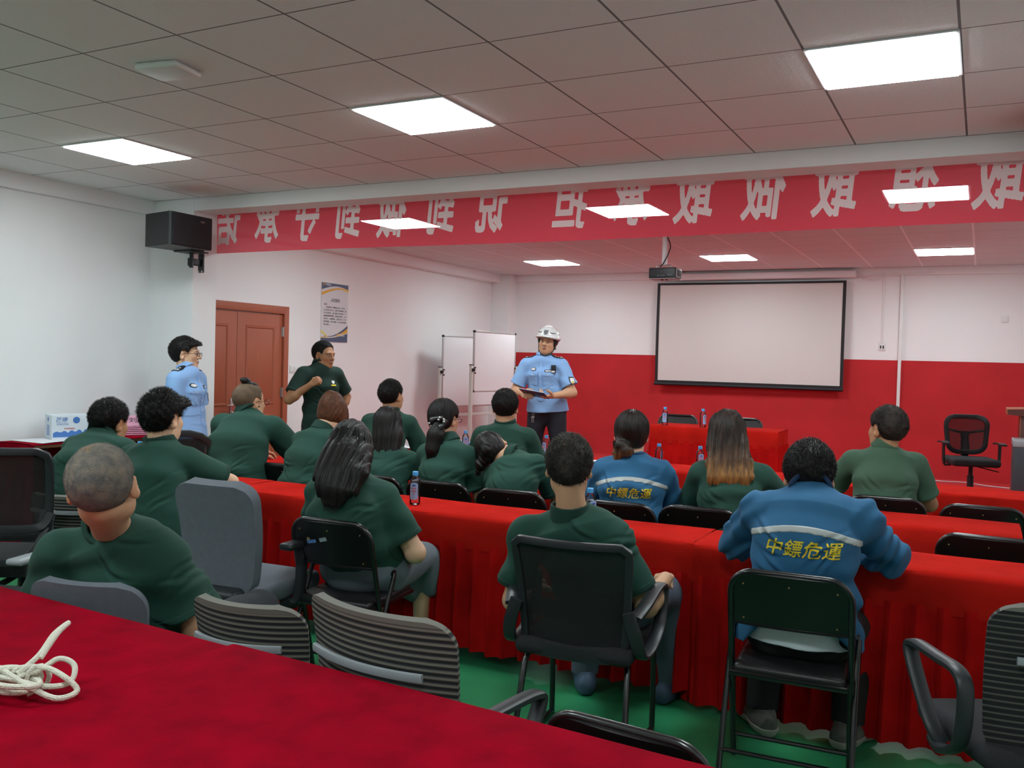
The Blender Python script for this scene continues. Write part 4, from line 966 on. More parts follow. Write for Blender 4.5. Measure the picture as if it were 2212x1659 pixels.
# ---------------------------------------------------------------- folding chairs
M['vinyl'] = mat('black_vinyl', S(28, 28, 30), .4, bump=.08, bscale=120)
M['pan'] = mat('black_panel', S(16, 18, 19), .35, coat=.2)
M['gold_rivet'] = mat('brass_rivet', S(150, 125, 85), .4, .8)
def folding_chair():
    """seen from behind: round-cornered tube frame, pressed back panel, padded seat, crossed legs. faces +Y, seat .44 high"""
    t = thing('folding_chair', None, None)
    W = .215
    # back frame + front legs: one bent tube, leaning back
    def P(x, s): return (x, -.215 + (.80-s)*.25, s)        # front legs run down and forward
    top = []
    for k in range(9): a = PI*.5*k/8; top.append((-W+.085-.085*math.cos(a), .715+.085*math.sin(a)))
    pl = [(-W, .03), (-W, .4), (-W, .64)] + top; pl = pl + [(-x, z) for x, z in reversed(pl)]
    MB().tube([P(x, z) for x, z in pl], .0125, 10).build('frame_tube', M['blk_metal'], t)
    def bk(u, v):
        x = -W+.012+2*(W-.012)*u; zt = .795 if abs(x) < W-.085 else .715+math.sqrt(max(0, .08**2-(abs(x)-W+.085)**2)); z = .595+(zt-.595)*v
        p = P(x, z); return (x, p[1]-.006-.022*math.sin(u*PI), z)
    MB().grid(bk, 16, 8, .014).build('back_panel', M['pan'], t)
    MB().tube([bk(u/10, 0) for u in range(11)], .006, 6).build('panel_edge', M['blk_metal'], t)
    for q in (.09, .5, .91):
        for v in (.12, .82) if q != .5 else (.82,):
            p = bk(q, v); MB().lathe([(.0045, 0), (.0035, .003), (0, .004)], (0, 0, 0), 8).rot(Matrix.Rotation(PI/2, 3, 'X')).build('rivet', M['gold_rivet'], t).location = (p[0], p[1]-.001, p[2])
    # seat
    sh = lambda u, v: (-.195+.39*u, -.185+.38*v, .445+.012*math.sin(v*PI*.9)-.012*(1-math.sin(u*PI)*.6))
    MB().box((0, .005, .425), (.40, .39, .045), Matrix.Rotation(math.radians(2), 3, 'X'), .018).build('seat_pad', M['vinyl'], t)
    MB().tube([(-.205, -.19, .405), (-.205, .19, .42), (.205, .19, .42), (.205, -.19, .405)], .011, 8, closed=True).build('seat_frame', M['blk_metal'], t)
    # rear legs
    for q in (-1, 1): MB().tube([(q*.232, -.02, .55), (q*.232, -.13, .30), (q*.232, -.25, .0)], .0115, 10).tube([(q*.232, -.02, .55), (q*.222, -.02, .553)], .016).build('rear_leg', M['blk_metal'], t)
    for z, y in ((.115, -.208),): MB().tube([(-.232, y, z), (.232, y, z)], .009, 8).build('crossbar', M['blk_metal'], t)
    p = P(0, .12); MB().tube([(-W, p[1], .12), (W, p[1], .12)], .009, 8).build('crossbar', M['blk_metal'], t)
    return t
fc = folding_chair(); fc_used = [False]
def put_folding(x, y, deg, label, group=None, z=0.0, sc=1.0):
    o = fc if not fc_used[0] else copy_tree(fc); fc_used[0] = True
    o.location = (x, y, z); o.rotation_euler = (0, 0, math.radians(deg)); o.scale = (sc, sc, sc); o['label'] = label; o['category'] = 'chair'
    if group: o['group'] = group
    elif 'group' in o: del o['group']
    return o

# ---------------------------------------------------------------- office chairs
M['mesh_grey'] = None
def see_mesh(name, col, thru, scale=420):
    """fine open netting"""
    m = mat(name, col, .7); nt = m.node_tree; b = nt.nodes['Principled BSDF']; tr = nt.nodes.new('ShaderNodeBsdfTransparent'); mx = nt.nodes.new('ShaderNodeMixShader')
    mx.inputs[0].default_value = thru; nt.links.new(b.outputs[0], mx.inputs[1]); nt.links.new(tr.outputs[0], mx.inputs[2]); nt.links.new(mx.outputs[0], nt.nodes['Material Output'].inputs[0]); return m
M['net'] = see_mesh('black_netting', S(30, 31, 33), .28); M['net_light'] = see_mesh('thin_netting', S(30, 28, 30), .45)
M['plast'] = mat('black_plastic', S(42, 45, 48), .42, bump=.05, bscale=300); M['plast2'] = mat('grey_plastic', S(150, 156, 160), .4)
M['greyfab'] = mat('grey_upholstery', S(98, 104, 112), .9, noise=.05, nscale=30, bump=.2, bscale=420, sheen=.2)
M['darkfab'] = mat('dark_upholstery', S(36, 37, 40), .92, bump=.2, bscale=350)
def striped(name, dark=False):
    m = mat(name, S(70, 70, 70), .85, bump=.2, bscale=400); nt = m.node_tree; b = nt.nodes['Principled BSDF']; uv = nt.nodes.new('ShaderNodeTexCoord'); sx = nt.nodes.new('ShaderNodeSeparateXYZ'); nt.links.new(uv.outputs['Object'], sx.inputs[0])
    di = nt.nodes.new('ShaderNodeMath'); di.operation = 'DIVIDE'; di.inputs[1].default_value = .0185; nt.links.new(sx.outputs[2], di.inputs[0]); fr = nt.nodes.new('ShaderNodeMath'); fr.operation = 'FRACT'; nt.links.new(di.outputs[0], fr.inputs[0])
    r = nt.nodes.new('ShaderNodeValToRGB'); r.color_ramp.interpolation = 'LINEAR'; e = r.color_ramp.elements
    e[0].position = 0; e[0].color = S(122, 118, 102); e[1].position = .2; e[1].color = S(132, 130, 120)
    for p, c in ((.40, S(92, 92, 90)), (.52, S(34, 35, 38)), (.90, S(30, 31, 34)), (1, S(108, 104, 92))): k = e.new(p); k.color = c
    if dark:
        for el in e: el.color = tuple(c*(.55 if el.position > .1 and el.position < .35 else .7) for c in el.color[:3])+(1,)
        e[0].color = S(40, 42, 44); e[1].position = .10; e[2].position = .22; e[3].position = .3
    nt.links.new(fr.outputs[0], r.inputs[0]); nt.links.new(r.outputs[0], b.inputs['Base Color']); return m
M['striped'] = striped('striped_mesh'); M['striped_dark'] = striped('striped_dark_mesh', True)
M['stripe_plain'] = mat('grey_netting_border', S(118, 116, 108), .85, bump=.2, bscale=400)
def top_edge(o, zt):
    o.data.materials.append(M['stripe_plain'])
    for p in o.data.polygons:
        if p.center.z > zt-.016: p.material_index = 1
def swivel_base(t, h, m=None, spokes=5, r=.30, a0=0.0):
    m = m or M['plast']
    MB().tube([(0, 0, .09), (0, 0, h-.12)], .032, 14).tube([(0, 0, h-.16), (0, 0, h-.02)], .022, 14).build('gas_lift', M['black'], t)
    bs = MB()
    for k in range(spokes):
        a = a0+2*PI*k/spokes; c, s = math.cos(a), math.sin(a); bs.tube([(0, 0, .115), (c*r*.5, s*r*.5, .10), (c*r, s*r, .075)], [.032, .026, .018], 8, flat=(1, .8, (0, 0, 1)))
    bs.lathe([(.045, .08), (.05, .10), (.04, .135)], n=14); b = bs.build('star_base', m, t)
    for k in range(spokes):
        a = a0+2*PI*k/spokes; c, s = math.cos(a)*r, math.sin(a)*r
        MB().tube([(c-s*.022, s+c*.022, .028), (c-s*.006, s+c*.006, .028)], .027, 12).tube([(c+s*.006, s-c*.006, .028), (c+s*.022, s-c*.022, .028)], .027, 12).tube([(c, s, .03), (c, s, .08)], .008).build('caster', M['black'], b)
    return b
def cushion(t, h, w=.48, d=.47, m=None, th=.075, yc=.0):
    g = MB(); g.box((0, yc, h-th/2), (w, d, th), None, .034); o = g.build('seat', m or M['darkfab'], t); return o
def back_shell(w_bot, w_top, z0, z1, y0, lean, curve, rc=.06, wrap=.05, nu=22, nv=26):
    def fn(u, v):
        z = z0+(z1-z0)*v; hw = (w_bot+(w_top-w_bot)*v)/2
        e = (1-v)*(z1-z0); 
        if e < rc: hw -= rc-math.sqrt(max(0, rc*rc-(rc-e)**2))
        e = v*(z1-z0)
        if e < rc: hw -= rc-math.sqrt(max(0, rc*rc-(rc-e)**2))
        x = hw*(2*u-1); return (x, y0-lean*v-curve*math.sin(v*PI)*1.0+wrap*((2*u-1)**2)*(hw/max(w_bot, w_top)*2)**2, z)
    return fn
def striped_chair(label, loc, deg, arms=False, sz=1.0, bar=None, dark=False):
    """wide curved back of striped netting, grey lumbar rail"""
    t = thing('striped_office_chair', label, 'chair', loc, math.radians(deg))
    zt = bar or .9; fn = back_shell(.44*sz, .48*sz, .45, zt, -.20, .05, -.015, .075, .075)
    o = MB().grid(fn, 30, 90, .022).build('backrest', M['striped_dark' if dark else 'striped'], t); top_edge(o, zt)
    MB().tube([(fn(u/16, .66)[0], fn(u/16, .66)[1]-.032, fn(u/16, .66)[2]) for u in range(2, 15)], .012, 8, flat=(.7, 1.0, (0, 0, 1))).build('lumbar_rail', M['plast2'], t)
    MB().tube(smooth_path([(0, -.25, .64), (0, -.28, .56), (0, -.22, .43), (0, -.05, .40)], 6), 1, 10, flat=(.05, .014, (0, -1, .2))).build('back_post', M['plast2'], t)
    cushion(t, .485, m=M['darkfab']); swivel_base(t, .41)
    if arms: loop_arms(t, ztop=.685 if zt > .88 else .60, front=.17 if zt > .88 else .2)
    return t
def loop_arms(t, m=None, w=.285, front=.17, rear=-.13, ztop=.685, zb=.42):
    for q in (-1, 1):
        p = [(q*(w-.02), .05, zb), (q*w, -.04, zb-.0), (q*w, rear, zb+.06), (q*w, rear-.02, ztop-.06), (q*w, rear+.02, ztop-.005), (q*w, .0, ztop), (q*w, front-.02, ztop), (q*w, front+.01, ztop-.03), (q*w, front-.06, ztop-.13), (q*w, .03, zb+.05), (q*(w-.02), .0, zb)]
        MB().tube(smooth_path(p, 5), 1, 10, flat=(.013, .024, (q, 0, 0))).build('armrest', m or M['plast'], t)
# ---------------------------------------------------------------- individual office chairs
# grey upholstered chair standing empty
gc = thing('upholstered_office_chair', 'empty grey fabric office chair with high curved back and black armrests', 'chair', (-3.10, 3.29, 0), math.radians(4))
fn = back_shell(.40, .46, .45, .96, -.24, .05, -.03, .09, .02)
F_ = MB(); F_.grid(fn, 24, 30, .065).build('backrest', M['greyfab'], gc)
MB().bb((-.17, -.31, .40), (.17, -.20, .50), .03).build('back_cover', M['plast'], gc)
cushion(gc, .50, .49, .48, M['greyfab'], .09, .02); swivel_base(gc, .42)
for q in (-1, 1):
    MB().tube(smooth_path([(q*.20, .0, .395), (q*.27, .02, .40), (q*.285, .03, .50), (q*.285, .03, .66)], 5), 1, 10, flat=(.028, .022, (q, 0, 0))).build('arm_post', M['plast'], gc)
    MB().box((q*.285, .03, .675), (.075, .26, .035), None, .016).build('armrest', M['plast'], gc)
# black netting chair of the grey-haired man in front
nc = thing('black_office_chair', 'black office chair with netting back under the dark haired man in green', 'chair', (-1.40, 3.44, 0), math.radians(6))
fn = back_shell(.40, .46, .44, .87, -.215, .10, -.02, .03, .045)
MB().grid(fn, 22, 26, .008).build('back_netting', M['net'], nc)
ed = [fn(0, v/20) for v in range(21)] + [fn(u/20, 1) for u in range(1, 20)] + [fn(1, 1-v/20) for v in range(21)]
MB().tube(ed, 1, 8, flat=(.016, .014, (0, -1, 0))).build('back_frame', M['plast'], nc)
MB().tube([(fn(u/16, .0)[0], fn(u/16, .0)[1]-.01, fn(u/16, 0)[2]-.008) for u in range(17)], 1, 8, flat=(.014, .03, (0, 0, 1))).build('lower_rail', M['plast'], nc)
MB().grid(lambda u, v: (fn(.06+.88*u, .28+.18*v)[0], fn(.06+.88*u, .28+.18*v)[1]+.014, fn(.06+.88*u, .28+.18*v)[2]-.012*math.sin(u*PI)), 16, 4, .01).build('lumbar_strap', M['black'], nc)
cushion(nc, .47, .48, .46, M['darkfab'], .07)
for q in (-1, 1):
    ap_ = smooth_path([(q*.225, -.235, .62), (q*.255, -.225, .52), (q*.265, -.17, .44), (q*.27, -.02, .44), (q*.275, .10, .50), (q*.275, .135, .60), (q*.275, .12, .655), (q*.275, .0, .665), (q*.27, -.14, .635), (q*.25, -.225, .60)], 5)
    MB().tube(ap_, 1, 10, flat=(.011, .026, (q, 0, 0))).build('armrest', M['plast'], nc)
for q in (-1, 1): MB().tube(smooth_path([(q*.21, .2, .40), (q*.225, .23, .37), (q*.225, .245, .02), (q*.225, .20, .012), (q*.225, -.26, .012)], 5), .0125, 10).tube([(q*.225, -.25, .012), (q*.21, -.16, .36), (q*.20, -.12, .40)], .0125).build('leg', M['blk_metal'], nc)
# netting chair at the left edge
lc = thing('black_office_chair', 'empty black netting chair with bent back bracket at the left edge', 'chair', (-4.47, 3.07, 0), math.radians(30))
fn = back_shell(.42, .47, .60, 1.04, -.22, .07, -.02, .05, .05)
MB().grid(fn, 20, 24, .006).build('back_netting', M['net'], lc)
ed = [fn(0, v/20) for v in range(21)] + [fn(u/20, 1) for u in range(1, 20)] + [fn(1, 1-v/20) for v in range(21)] + [fn(1-u/20, 0) for u in range(1, 20)]
MB().tube(ed, 1, 8, closed=True, flat=(.020, .016, (0, -1, 0))).build('back_frame', M['plast'], lc)
MB().tube(smooth_path([(-.235, -.20, .70), (-.20, -.27, .66), (0, -.31, .655), (.20, -.27, .66), (.235, -.20, .72)], 6), 1, 8, flat=(.022, .012, (0, -1, 0))).build('lumbar_bracket', M['plast'], lc)
MB().tube(smooth_path([(.23, -.24, .66), (.19, -.28, .55), (.10, -.28, .49), (-.10, -.28, .49), (-.19, -.28, .55), (-.23, -.24, .66)], 6), 1, 8, flat=(.020, .012, (0, -1, 0))).build('lower_bracket', M['plast'], lc)
for q in (-.10, .0): MB().tube(smooth_path([(q, -.29, .65), (q, -.30, .46), (q, -.26, .37), (q, -.05, .37)], 6), .015, 10).build('back_post', M['black'], lc)
cushion(lc, .49, .48, .46, M['darkfab'], .10); swivel_base(lc, .42)
MB().bb((-.19, .205-.5, .0), (-.188, .206-.5, .001)) if False else None
# curved-back chair standing empty behind the front left table
cc = thing('black_office_chair', 'empty black chair with rounded netting back beside the man with the topknot', 'chair', (-5.02, 4.72, 0), math.radians(30))
fn = back_shell(.42, .46, .55, 1.0, -.20, .05, .01, .16, .05)
MB().grid(fn, 20, 24, .006).build('back_netting', M['net'], cc)
ed = [fn(0, v/24) for v in range(25)] + [fn(u/20, 1) for u in range(1, 20)] + [fn(1, 1-v/24) for v in range(25)] + [fn(1-u/20, 0) for u in range(1, 20)]
MB().tube(ed, 1, 8, closed=True, flat=(.024, .018, (0, -1, 0))).build('back_frame', M['plast'], cc)
MB().tube(smooth_path([(0, -.19, .60), (0, -.25, .46), (0, -.1, .39)], 6), 1, 8, flat=(.05, .015, (0, -1, 0))).build('back_post', M['plast'], cc)
cushion(cc, .47, .47, .45, M['darkfab'], .08); swivel_base(cc, .40)
# chair with arms under the man with the glossy black hair, and the striped one next to it
sc1 = thing('low_armchair', 'low black chair with flat armrests under the man with the thick black hair', 'chair', (-3.90, 3.46, 0), math.radians(6))
cushion(sc1, .47, .48, .46, M['darkfab'], .08); swivel_base(sc1, .39); MB().grid(back_shell(.38, .40, .48, .60, -.235, .02, -.01, .04, .04), 14, 8, .03).build('backrest', M['darkfab'], sc1)
for q in (-1, 1):
    MB().tube(smooth_path([(q*.22, .0, .41), (q*.29, .02, .42), (q*.295, .02, .64)], 5), 1, 8, flat=(.024, .018, (q, 0, 0))).build('arm_post', M['plast'], sc1); MB().box((q*.295, .04, .665), (.08, .27, .03), None, .014).build('armrest', M['plast'], sc1)
sc3 = striped_chair('striped netting chair under the spiky haired man by the left wall', (-4.72, 3.62, 0), 10, False, .95, .72)
# chair of the shaven grey man in the foreground
gs = thing('grey_back_chair', 'grey topped chair under the shaven grey haired man in the foreground', 'chair', (-2.66, 2.20, 0), math.radians(14))
fn = back_shell(.42, .46, .50, .785, -.205, .03, -.01, .09, .05)
MB().grid(fn, 20, 24, .03).build('backrest', M['greyfab'], gs); cushion(gs, .46, .47, .45, M['darkfab'], .07); swivel_base(gs, .39)
MB().tube(smooth_path([(0, -.25, .62), (0, -.27, .46), (0, -.1, .40)], 6), 1, 8, flat=(.05, .014, (0, -1, 0))).build('back_post', M['plast'], gs)
# two striped chairs pushed to the far side of the foreground table, and the one with arms at the right edge
striped_chair('striped grey netting chair behind the foreground table, nearer one with long light rail', (-1.42, 2.205, 0), -9, True, 1.16, .875)
striped_chair('striped grey netting chair behind the foreground table, beside the shaven grey haired man', (-1.99, 2.27, 0), 4, False, .92, .80)
sc2 = striped_chair('striped dark netting chair with black loop armrests at the right edge', (.16, 3.20, 0), 30, True, 1.0, .90, True)
# chair half hidden behind the near table edge: a loop arm, and a folding chair next to it
# ---------------------------------------------------------------- stage chair
st = thing('black_office_chair', 'black netting swivel chair standing empty on the red stage', 'chair', (-.08, 10.75, STAGE), math.radians(196))
fn = back_shell(.36, .43, .50, .88, -.21, .05, .015, .10, .06)
MB().grid(fn, 20, 24, .005).build('back_netting', M['net_light'], st)
ed = [fn(0, v/24) for v in range(25)] + [fn(u/20, 1) for u in range(1, 20)] + [fn(1, 1-v/24) for v in range(25)] + [fn(1-u/20, 0) for u in range(1, 20)]
MB().tube(ed, 1, 8, closed=True, flat=(.026, .018, (0, -1, 0))).build('back_frame', M['black'], st)
spn = [(fn(.5, v)[0], fn(.5, v)[1]-.012, fn(.5, v)[2]) for v in (0, .2, .4, .58)]
MB().tube(spn, [1.1, 1, .9, 1.2], 8, flat=(.045, .014, (0, -1, 0))).build('spine', M['black'], st)
for q in (0, 1): MB().tube(smooth_path([(fn(.5, .52)[0], fn(.5, .52)[1]-.01, fn(.5, .52)[2]), (fn(.5+(q-.5)*.5, .58)[0], fn(.5+(q-.5)*.5, .58)[1]-.008, fn(.5, .58)[2]), (fn(q, .64)[0], fn(q, .64)[1], fn(q, .64)[2])], 5), 1, 8, flat=(.014, .012, (0, -1, 0))).build('brace', M['black'], st)
cushion(st, .46, .47, .46, M['darkfab'], .08); swivel_base(st, .39)
MB().tube(smooth_path([(0, -.20, .52), (0, -.24, .44), (0, -.1, .375)], 6), 1, 8, flat=(.04, .014, (0, -1, 0))).build('back_post', M['black'], st)
for q in (-1, 1):
    MB().tube(smooth_path([(q*.20, .0, .38), (q*.265, .0, .39), (q*.275, .0, .60)], 5), 1, 8, flat=(.022, .014, (q, 0, 0))).build('arm_post', M['black'], st); MB().grid(lambda u, v: (q*.275-.035+.07*u, -.12+.24*v, .615+.012*math.sin(v*PI)), 6, 10, .016).build('armrest', M['plast'], st)
MB().tube([(-.05, .05, .37), (-.24, .12, .33)], .006).build('lever', M['black'], st)

# ---------------------------------------------------------------- folding chairs
put_folding(-2.64, 3.52, 3, 'black folding chair with torn stickers under the woman with long loose hair')
put_folding(-.61, 3.62, 3, 'black folding chair under the man leaning in the blue jacket, legs fully visible')
for x, y, d, l in ((-4.26, 5.04, 4, 'black folding chair back under the auburn haired woman'), (-2.96, 4.95, 3, 'black folding chair under the woman with the dotted hair tie'), (-2.43, 4.90, 3, 'black folding chair under the woman leaning on her arm'),
                   (-1.76, 4.86, 3, 'black folding chair back under the woman in the blue jacket'), (-1.32, 4.95, 2, 'black folding chair under the woman with brown ombre hair'),
                   (.06, 4.94, -2, 'empty black folding chair at the right edge, nearer the camera')):
    put_folding(x, y, d, l)
put_folding(-3.45, 4.94, 3, 'black folding chair under the woman with long straight black hair')
for x, y, d, l in ((-.50, 6.06, 3, 'black folding chair under the man in the faded green polo shirt'), (.02, 6.02, 2, 'empty black folding chair at the right, behind the second row table'), (-3.22, 6.06, 4, 'black folding chair under the man with the bald spot'), (-4.28, 6.06, 4, 'black folding chair under the man before the white wall')):
    put_folding(x, y, d, l)
put_folding(-2.96, 9.52, 180, 'black folding chair behind the stage table, left of the two', z=STAGE)
put_folding(-2.26, 9.50, 180, 'black folding chair behind the stage table, right of the two', z=STAGE)
put_folding(-.66, 2.10, -6, 'black folding chair tucked under the far side of the near foreground table', sc=.93)
e2 = thing('armrest_chair', 'office chair with grey armrest cut off by the left edge', 'chair', (-3.93, 2.46, 0), math.radians(16))
cushion(e2, .46, .46, .44, M['darkfab'], .07); swivel_base(e2, .40)
for q in (-1, 1):
    MB().tube(smooth_path([(q*.20, .0, .395), (q*.27, .02, .40), (q*.285, .03, .62)], 5), 1, 10, flat=(.026, .02, (q, 0, 0))).build('arm_post', M['plast'], e2); MB().box((q*.285, .03, .64), (.08, .25, .03), None, .014).build('armrest', M['plast2'], e2)
# torn stickers on one folding chair
pn = [c for c in fc.children if c.name.startswith('back_panel')][0]
for x, z, w, h_, c, a in ((-.095, .700, .050, .016, S(90, 130, 190), -.2), (-.115, .709, .016, .014, S(150, 130, 90), .3), (-.03, .715, .040, .018, S(150, 165, 170), -.25)):
    y = min(v.co.y for v in pn.data.vertices if abs(v.co.x-x) < .03 and abs(v.co.z-z) < .03)
    o = MB().box((0, 0, 0), (w, .0012, h_), Matrix.Rotation(a, 3, 'Y')).build('torn_sticker', mat('sticker', c, .5, noise=.3, nscale=80), fc, False); o.location = (x, y-.0005, z); o.rotation_euler = (math.radians(14), 0, 0)

# ---------------------------------------------------------------- water bottles
def glass(name, col, ior=1.33, rough=.02):
    m = bpy.data.materials.new(name); m.use_nodes = True; nt = m.node_tree; nt.nodes.remove(nt.nodes['Principled BSDF'])
    t = nt.nodes.new('ShaderNodeBsdfTransparent'); t.inputs[0].default_value = col; g = nt.nodes.new('ShaderNodeBsdfGlossy'); g.inputs['Roughness'].default_value = .06; lw = nt.nodes.new('ShaderNodeLayerWeight'); lw.inputs[0].default_value = .32
    x = nt.nodes.new('ShaderNodeMixShader'); nt.links.new(lw.outputs['Fresnel'], x.inputs[0]); nt.links.new(t.outputs[0], x.inputs[1]); nt.links.new(g.outputs[0], x.inputs[2]); nt.links.new(x.outputs[0], nt.nodes['Material Output'].inputs[0]); return m
M['pet'] = glass('clear_bottle', (.90, .94, .99, 1)); M['cap'] = mat('blue_cap', S(80, 170, 235), .4); M['labl'] = mat('bottle_label', S(150, 185, 225), .4); M['labl_r'] = mat('label_print', S(200, 60, 70), .5); M['labl_b'] = mat('label_print_blue', S(50, 80, 170), .5)
def bottle():
    t = thing('water_bottle', None, None)
    pr = [(.022, .0), (.0285, .004), (.0300, .012), (.0290, .03), (.0305, .035), (.0305, .105), (.0295, .112), (.0300, .118), (.0275, .135), (.0195, .150), (.0135, .158), (.0125, .164)]
    MB().lathe(pr, n=28).build('body', M['pet'], t)
    MB().lathe([(.0155, .160), (.0160, .162), (.0160, .180), (.0150, .183), (.002, .1835)], n=24).build('cap', M['cap'], t)
    lb = MB(); R_ = .0312
    def lf(u, v):
        a = math.radians(-90-42+84*u); zt = .125-.010*abs(2*u-1)**3; zb = .030+.006*abs(2*u-1)**3; return (R_*math.cos(a), R_*math.sin(a), zb+(zt-zb)*v)
    lb.grid(lf, 16, 8); o = lb.build('label', M['labl'], t)
    pr2 = MB()
    for i in range(3):
        for j in range(3 if i else 1):
            u = .5+(j-1)*.2 if i else .5; pr2.grid(lambda a, b: tuple(q*1.02 if k < 2 else q for k, q in enumerate(lf(u-.055+.11*a, .34+.16*i-.05+.10*b))), 3, 2)
    pr2.build('print', M['labl_r'], o); 
    p3 = MB(); p3.grid(lambda a, b: tuple(q*1.02 if k < 2 else q for k, q in enumerate(lf(.3+.4*a, .78+.09*b))), 4, 2); p3.build('print', M['labl_b'], o)
    return t
bt = bottle(); first = True
for x, y, z, a, l in ((-2.764, 4.214, .751, 20, 'clear water bottle with blue cap standing alone on the nearest red table'), (-1.72, 4.21, .751, 60, 'clear water bottle beside the neck of the dark haired man'),
                      (-4.76, 4.36, .751, 80, 'water bottle behind the arm of the thick haired man at left'), (-5.16, 4.40, .751, 10, 'water bottle of which only the blue cap shows between the two men at left'),
                      (-4.06, 6.98, .751, 40, 'clear water bottle beside the blue wrapped papers, left of the pair'), (-3.93, 7.00, .751, 70, 'water bottle next to the shoulder of the man with the bald spot'), (-4.25, 7.05, .751, 170, 'water bottle half hidden behind the woman with the dotted hair tie'),
                      (-3.305, 7.06, .751, -20, 'water bottle in front of the trouser legs of the man in the helmet'), (-3.02, 7.08, .751, 50, 'water bottle before the red wall left of the woman in blue'), (-1.95, 7.02, .751, 35, 'water bottle at the left of the woman with ombre hair'), (-2.28, 7.0, .751, 130, 'water bottle half hidden right behind the woman in blue'),
                      (-2.835, 8.86, STAGE+.741, 10, 'water bottle on the stage table, left one in front of the chair'), (-2.445, 8.86, STAGE+.741, 60, 'water bottle on the stage table, right one')):
    o = bt if first else copy_tree(bt); first = False
    o.location = (x, y, z); o.rotation_euler = (0, 0, math.radians(a)); o['label'] = l; o['category'] = 'bottle'; o['group'] = 'small blue-capped water bottles'

# ---------------------------------------------------------------- things on the tables
M['white_paper'] = mat('white_paper', S(225, 226, 230), .6); M['blue_print'] = mat('blue_print', S(60, 100, 190), .5); M['pink'] = mat('pink_card', S(232, 165, 190), .6)
tag(MB().grid(lambda u, v: (-4.78+.30*u+.05*v, 6.93+.21*v, .756+.035*u*u*(1-v)+.03*v*(1-u)), 10, 8, .002).build('brochure', mat('blue_brochure', S(50, 95, 180), .35, mix=S(215, 200, 150), nscale=11)), 'blue and gold brochure lying on the front row table at left', 'brochure')
for x, y, a, l in ((-4.62, 6.94, 12, 'white paper sheet sticking out beneath the blue brochure'), (-4.18, 7.14, -20, 'white and blue wrapped pack behind the bottle on the front table')):
    g = MB(); g.box((0, 0, .006), (.21, .29, .008) if 'sheet' in l else (.24, .14, .07), Matrix.Rotation(math.radians(a), 3, 'Z'), .003 if 'sheet' in l else .02)
    o = g.build('paper_sheet' if 'sheet' in l else 'wrapped_pack', M['white_paper'] if 'sheet' in l else mat('wrap', S(200, 215, 240), .3, mix=S(70, 120, 215), nscale=16)); o.location = (x, y, .752 if 'sheet' in l else .78); tag(o, l, 'paper' if 'sheet' in l else 'pack')
tag(MB().box((-2.84, 6.95, .757), (.16, .10, .012), Matrix.Rotation(.3, 3, 'Z'), .004).build('notepad', M['white_paper']), 'small white notepad on the front table beside the woman in blue', 'notepad')
tag(MB().box((-2.85, 6.85, .756), (.16, .08, .010), Matrix.Rotation(.1, 3, 'Z'), .004).build('phone', M['black']), 'black phone lying near the edge of the front table', 'phone')
# side table by the left wall
tag(MB().grid(lambda u, v: (-6.62+.40*v, 4.42+.62*u, .848+.006*math.sin(u*5)*v), 12, 8, .0015).build('paper_sheet', M['white_paper']), 'large white paper sheet on the side table in front of the carton', 'paper')
cb = thing('water_carton', 'white water carton with blue printing on the side table', 'carton', (-6.44, 4.80, .852), math.radians(68))
M['carton'] = mat('white_carton', S(212, 222, 230), .5); M['c_blue'] = mat('carton_blue', S(70, 120, 190), .5); M['c_red'] = mat('carton_red', S(205, 80, 90), .5)
MB().bb((-.15, -.10, 0), (.15, .10, .19), .003).build('box', M['carton'], cb)
pb = MB()
random.seed(3)
hts = [.02+.022*abs(math.sin(k*.9))*(.5+k/18) for k in range(19)]
pb.prism([(-.14, .018)]+[(-.14+.28*k/18, .03+hts[k]) for k in range(19)]+[(.14, .018)], -.1015, -.1005, 1); pb.build('printed_scene', M['c_blue'], cb, False)
MT = lambda x, z, s, y=-.1012: Matrix(((s, 0, 0, x), (0, 0, -1, y), (0, s, 0, z), (0, 0, 0, 1)))
text_mesh('芒康', 1, 'print', M['c_blue'], cb, MT(-.08, .15, .045), .01, .2, 0); text_mesh('饮用天然水', 1, 'print', M['c_blue'], cb, MT(-.07, .118, .018), .01, 0, 0); text_mesh('天然弱碱性', 1, 'print', M['c_red'], cb, MT(-.02, .083, .016), .01, 0, 0)
MB().lathe([(.026, 0), (.026, .001)], (0, 0, 0), 20).rot(Matrix.Rotation(PI/2, 3, 'X')).build('round_mark', M['c_blue'], cb, False).location = (.03, -.1005, .15)
for k in range(4): text_mesh('天然矿泉'[k], 1, 'print', M['c_blue'], cb, MT(.125, .165-.03*k, .026), .01, 0, 0)
ML = lambda y, z, s: Matrix(((0, 0, -1, -.1512), (-s, 0, 0, y), (0, s, 0, z), (0, 0, 0, 1)))
sd = MB()
for k in range(7): sd.bb((-.1512, -.035, .03+.012*k), (-.1502, .035, .036+.012*k))
sd.build('printed_table', M['c_blue'], cb, False)
MB().lathe([(.018, 0), (.018, .001)], (0, 0, 0), 20).rot(Matrix.Rotation(PI/2, 3, 'Y')).build('round_mark', M['c_blue'], cb, False).location = (-.1515, 0, .155)
tag(MB().box((-6.50, 4.98, .925), (.30, .24, .15), Matrix.Rotation(-.5, 3, 'Z'), .004).build('carton', M['carton']), 'plain white carton standing behind the printed water carton', 'carton')
nm_ = ('刘继斌', '王', '李', '张', '陈')
M['pink_dark'] = mat('name_print', S(70, 40, 60), .6)
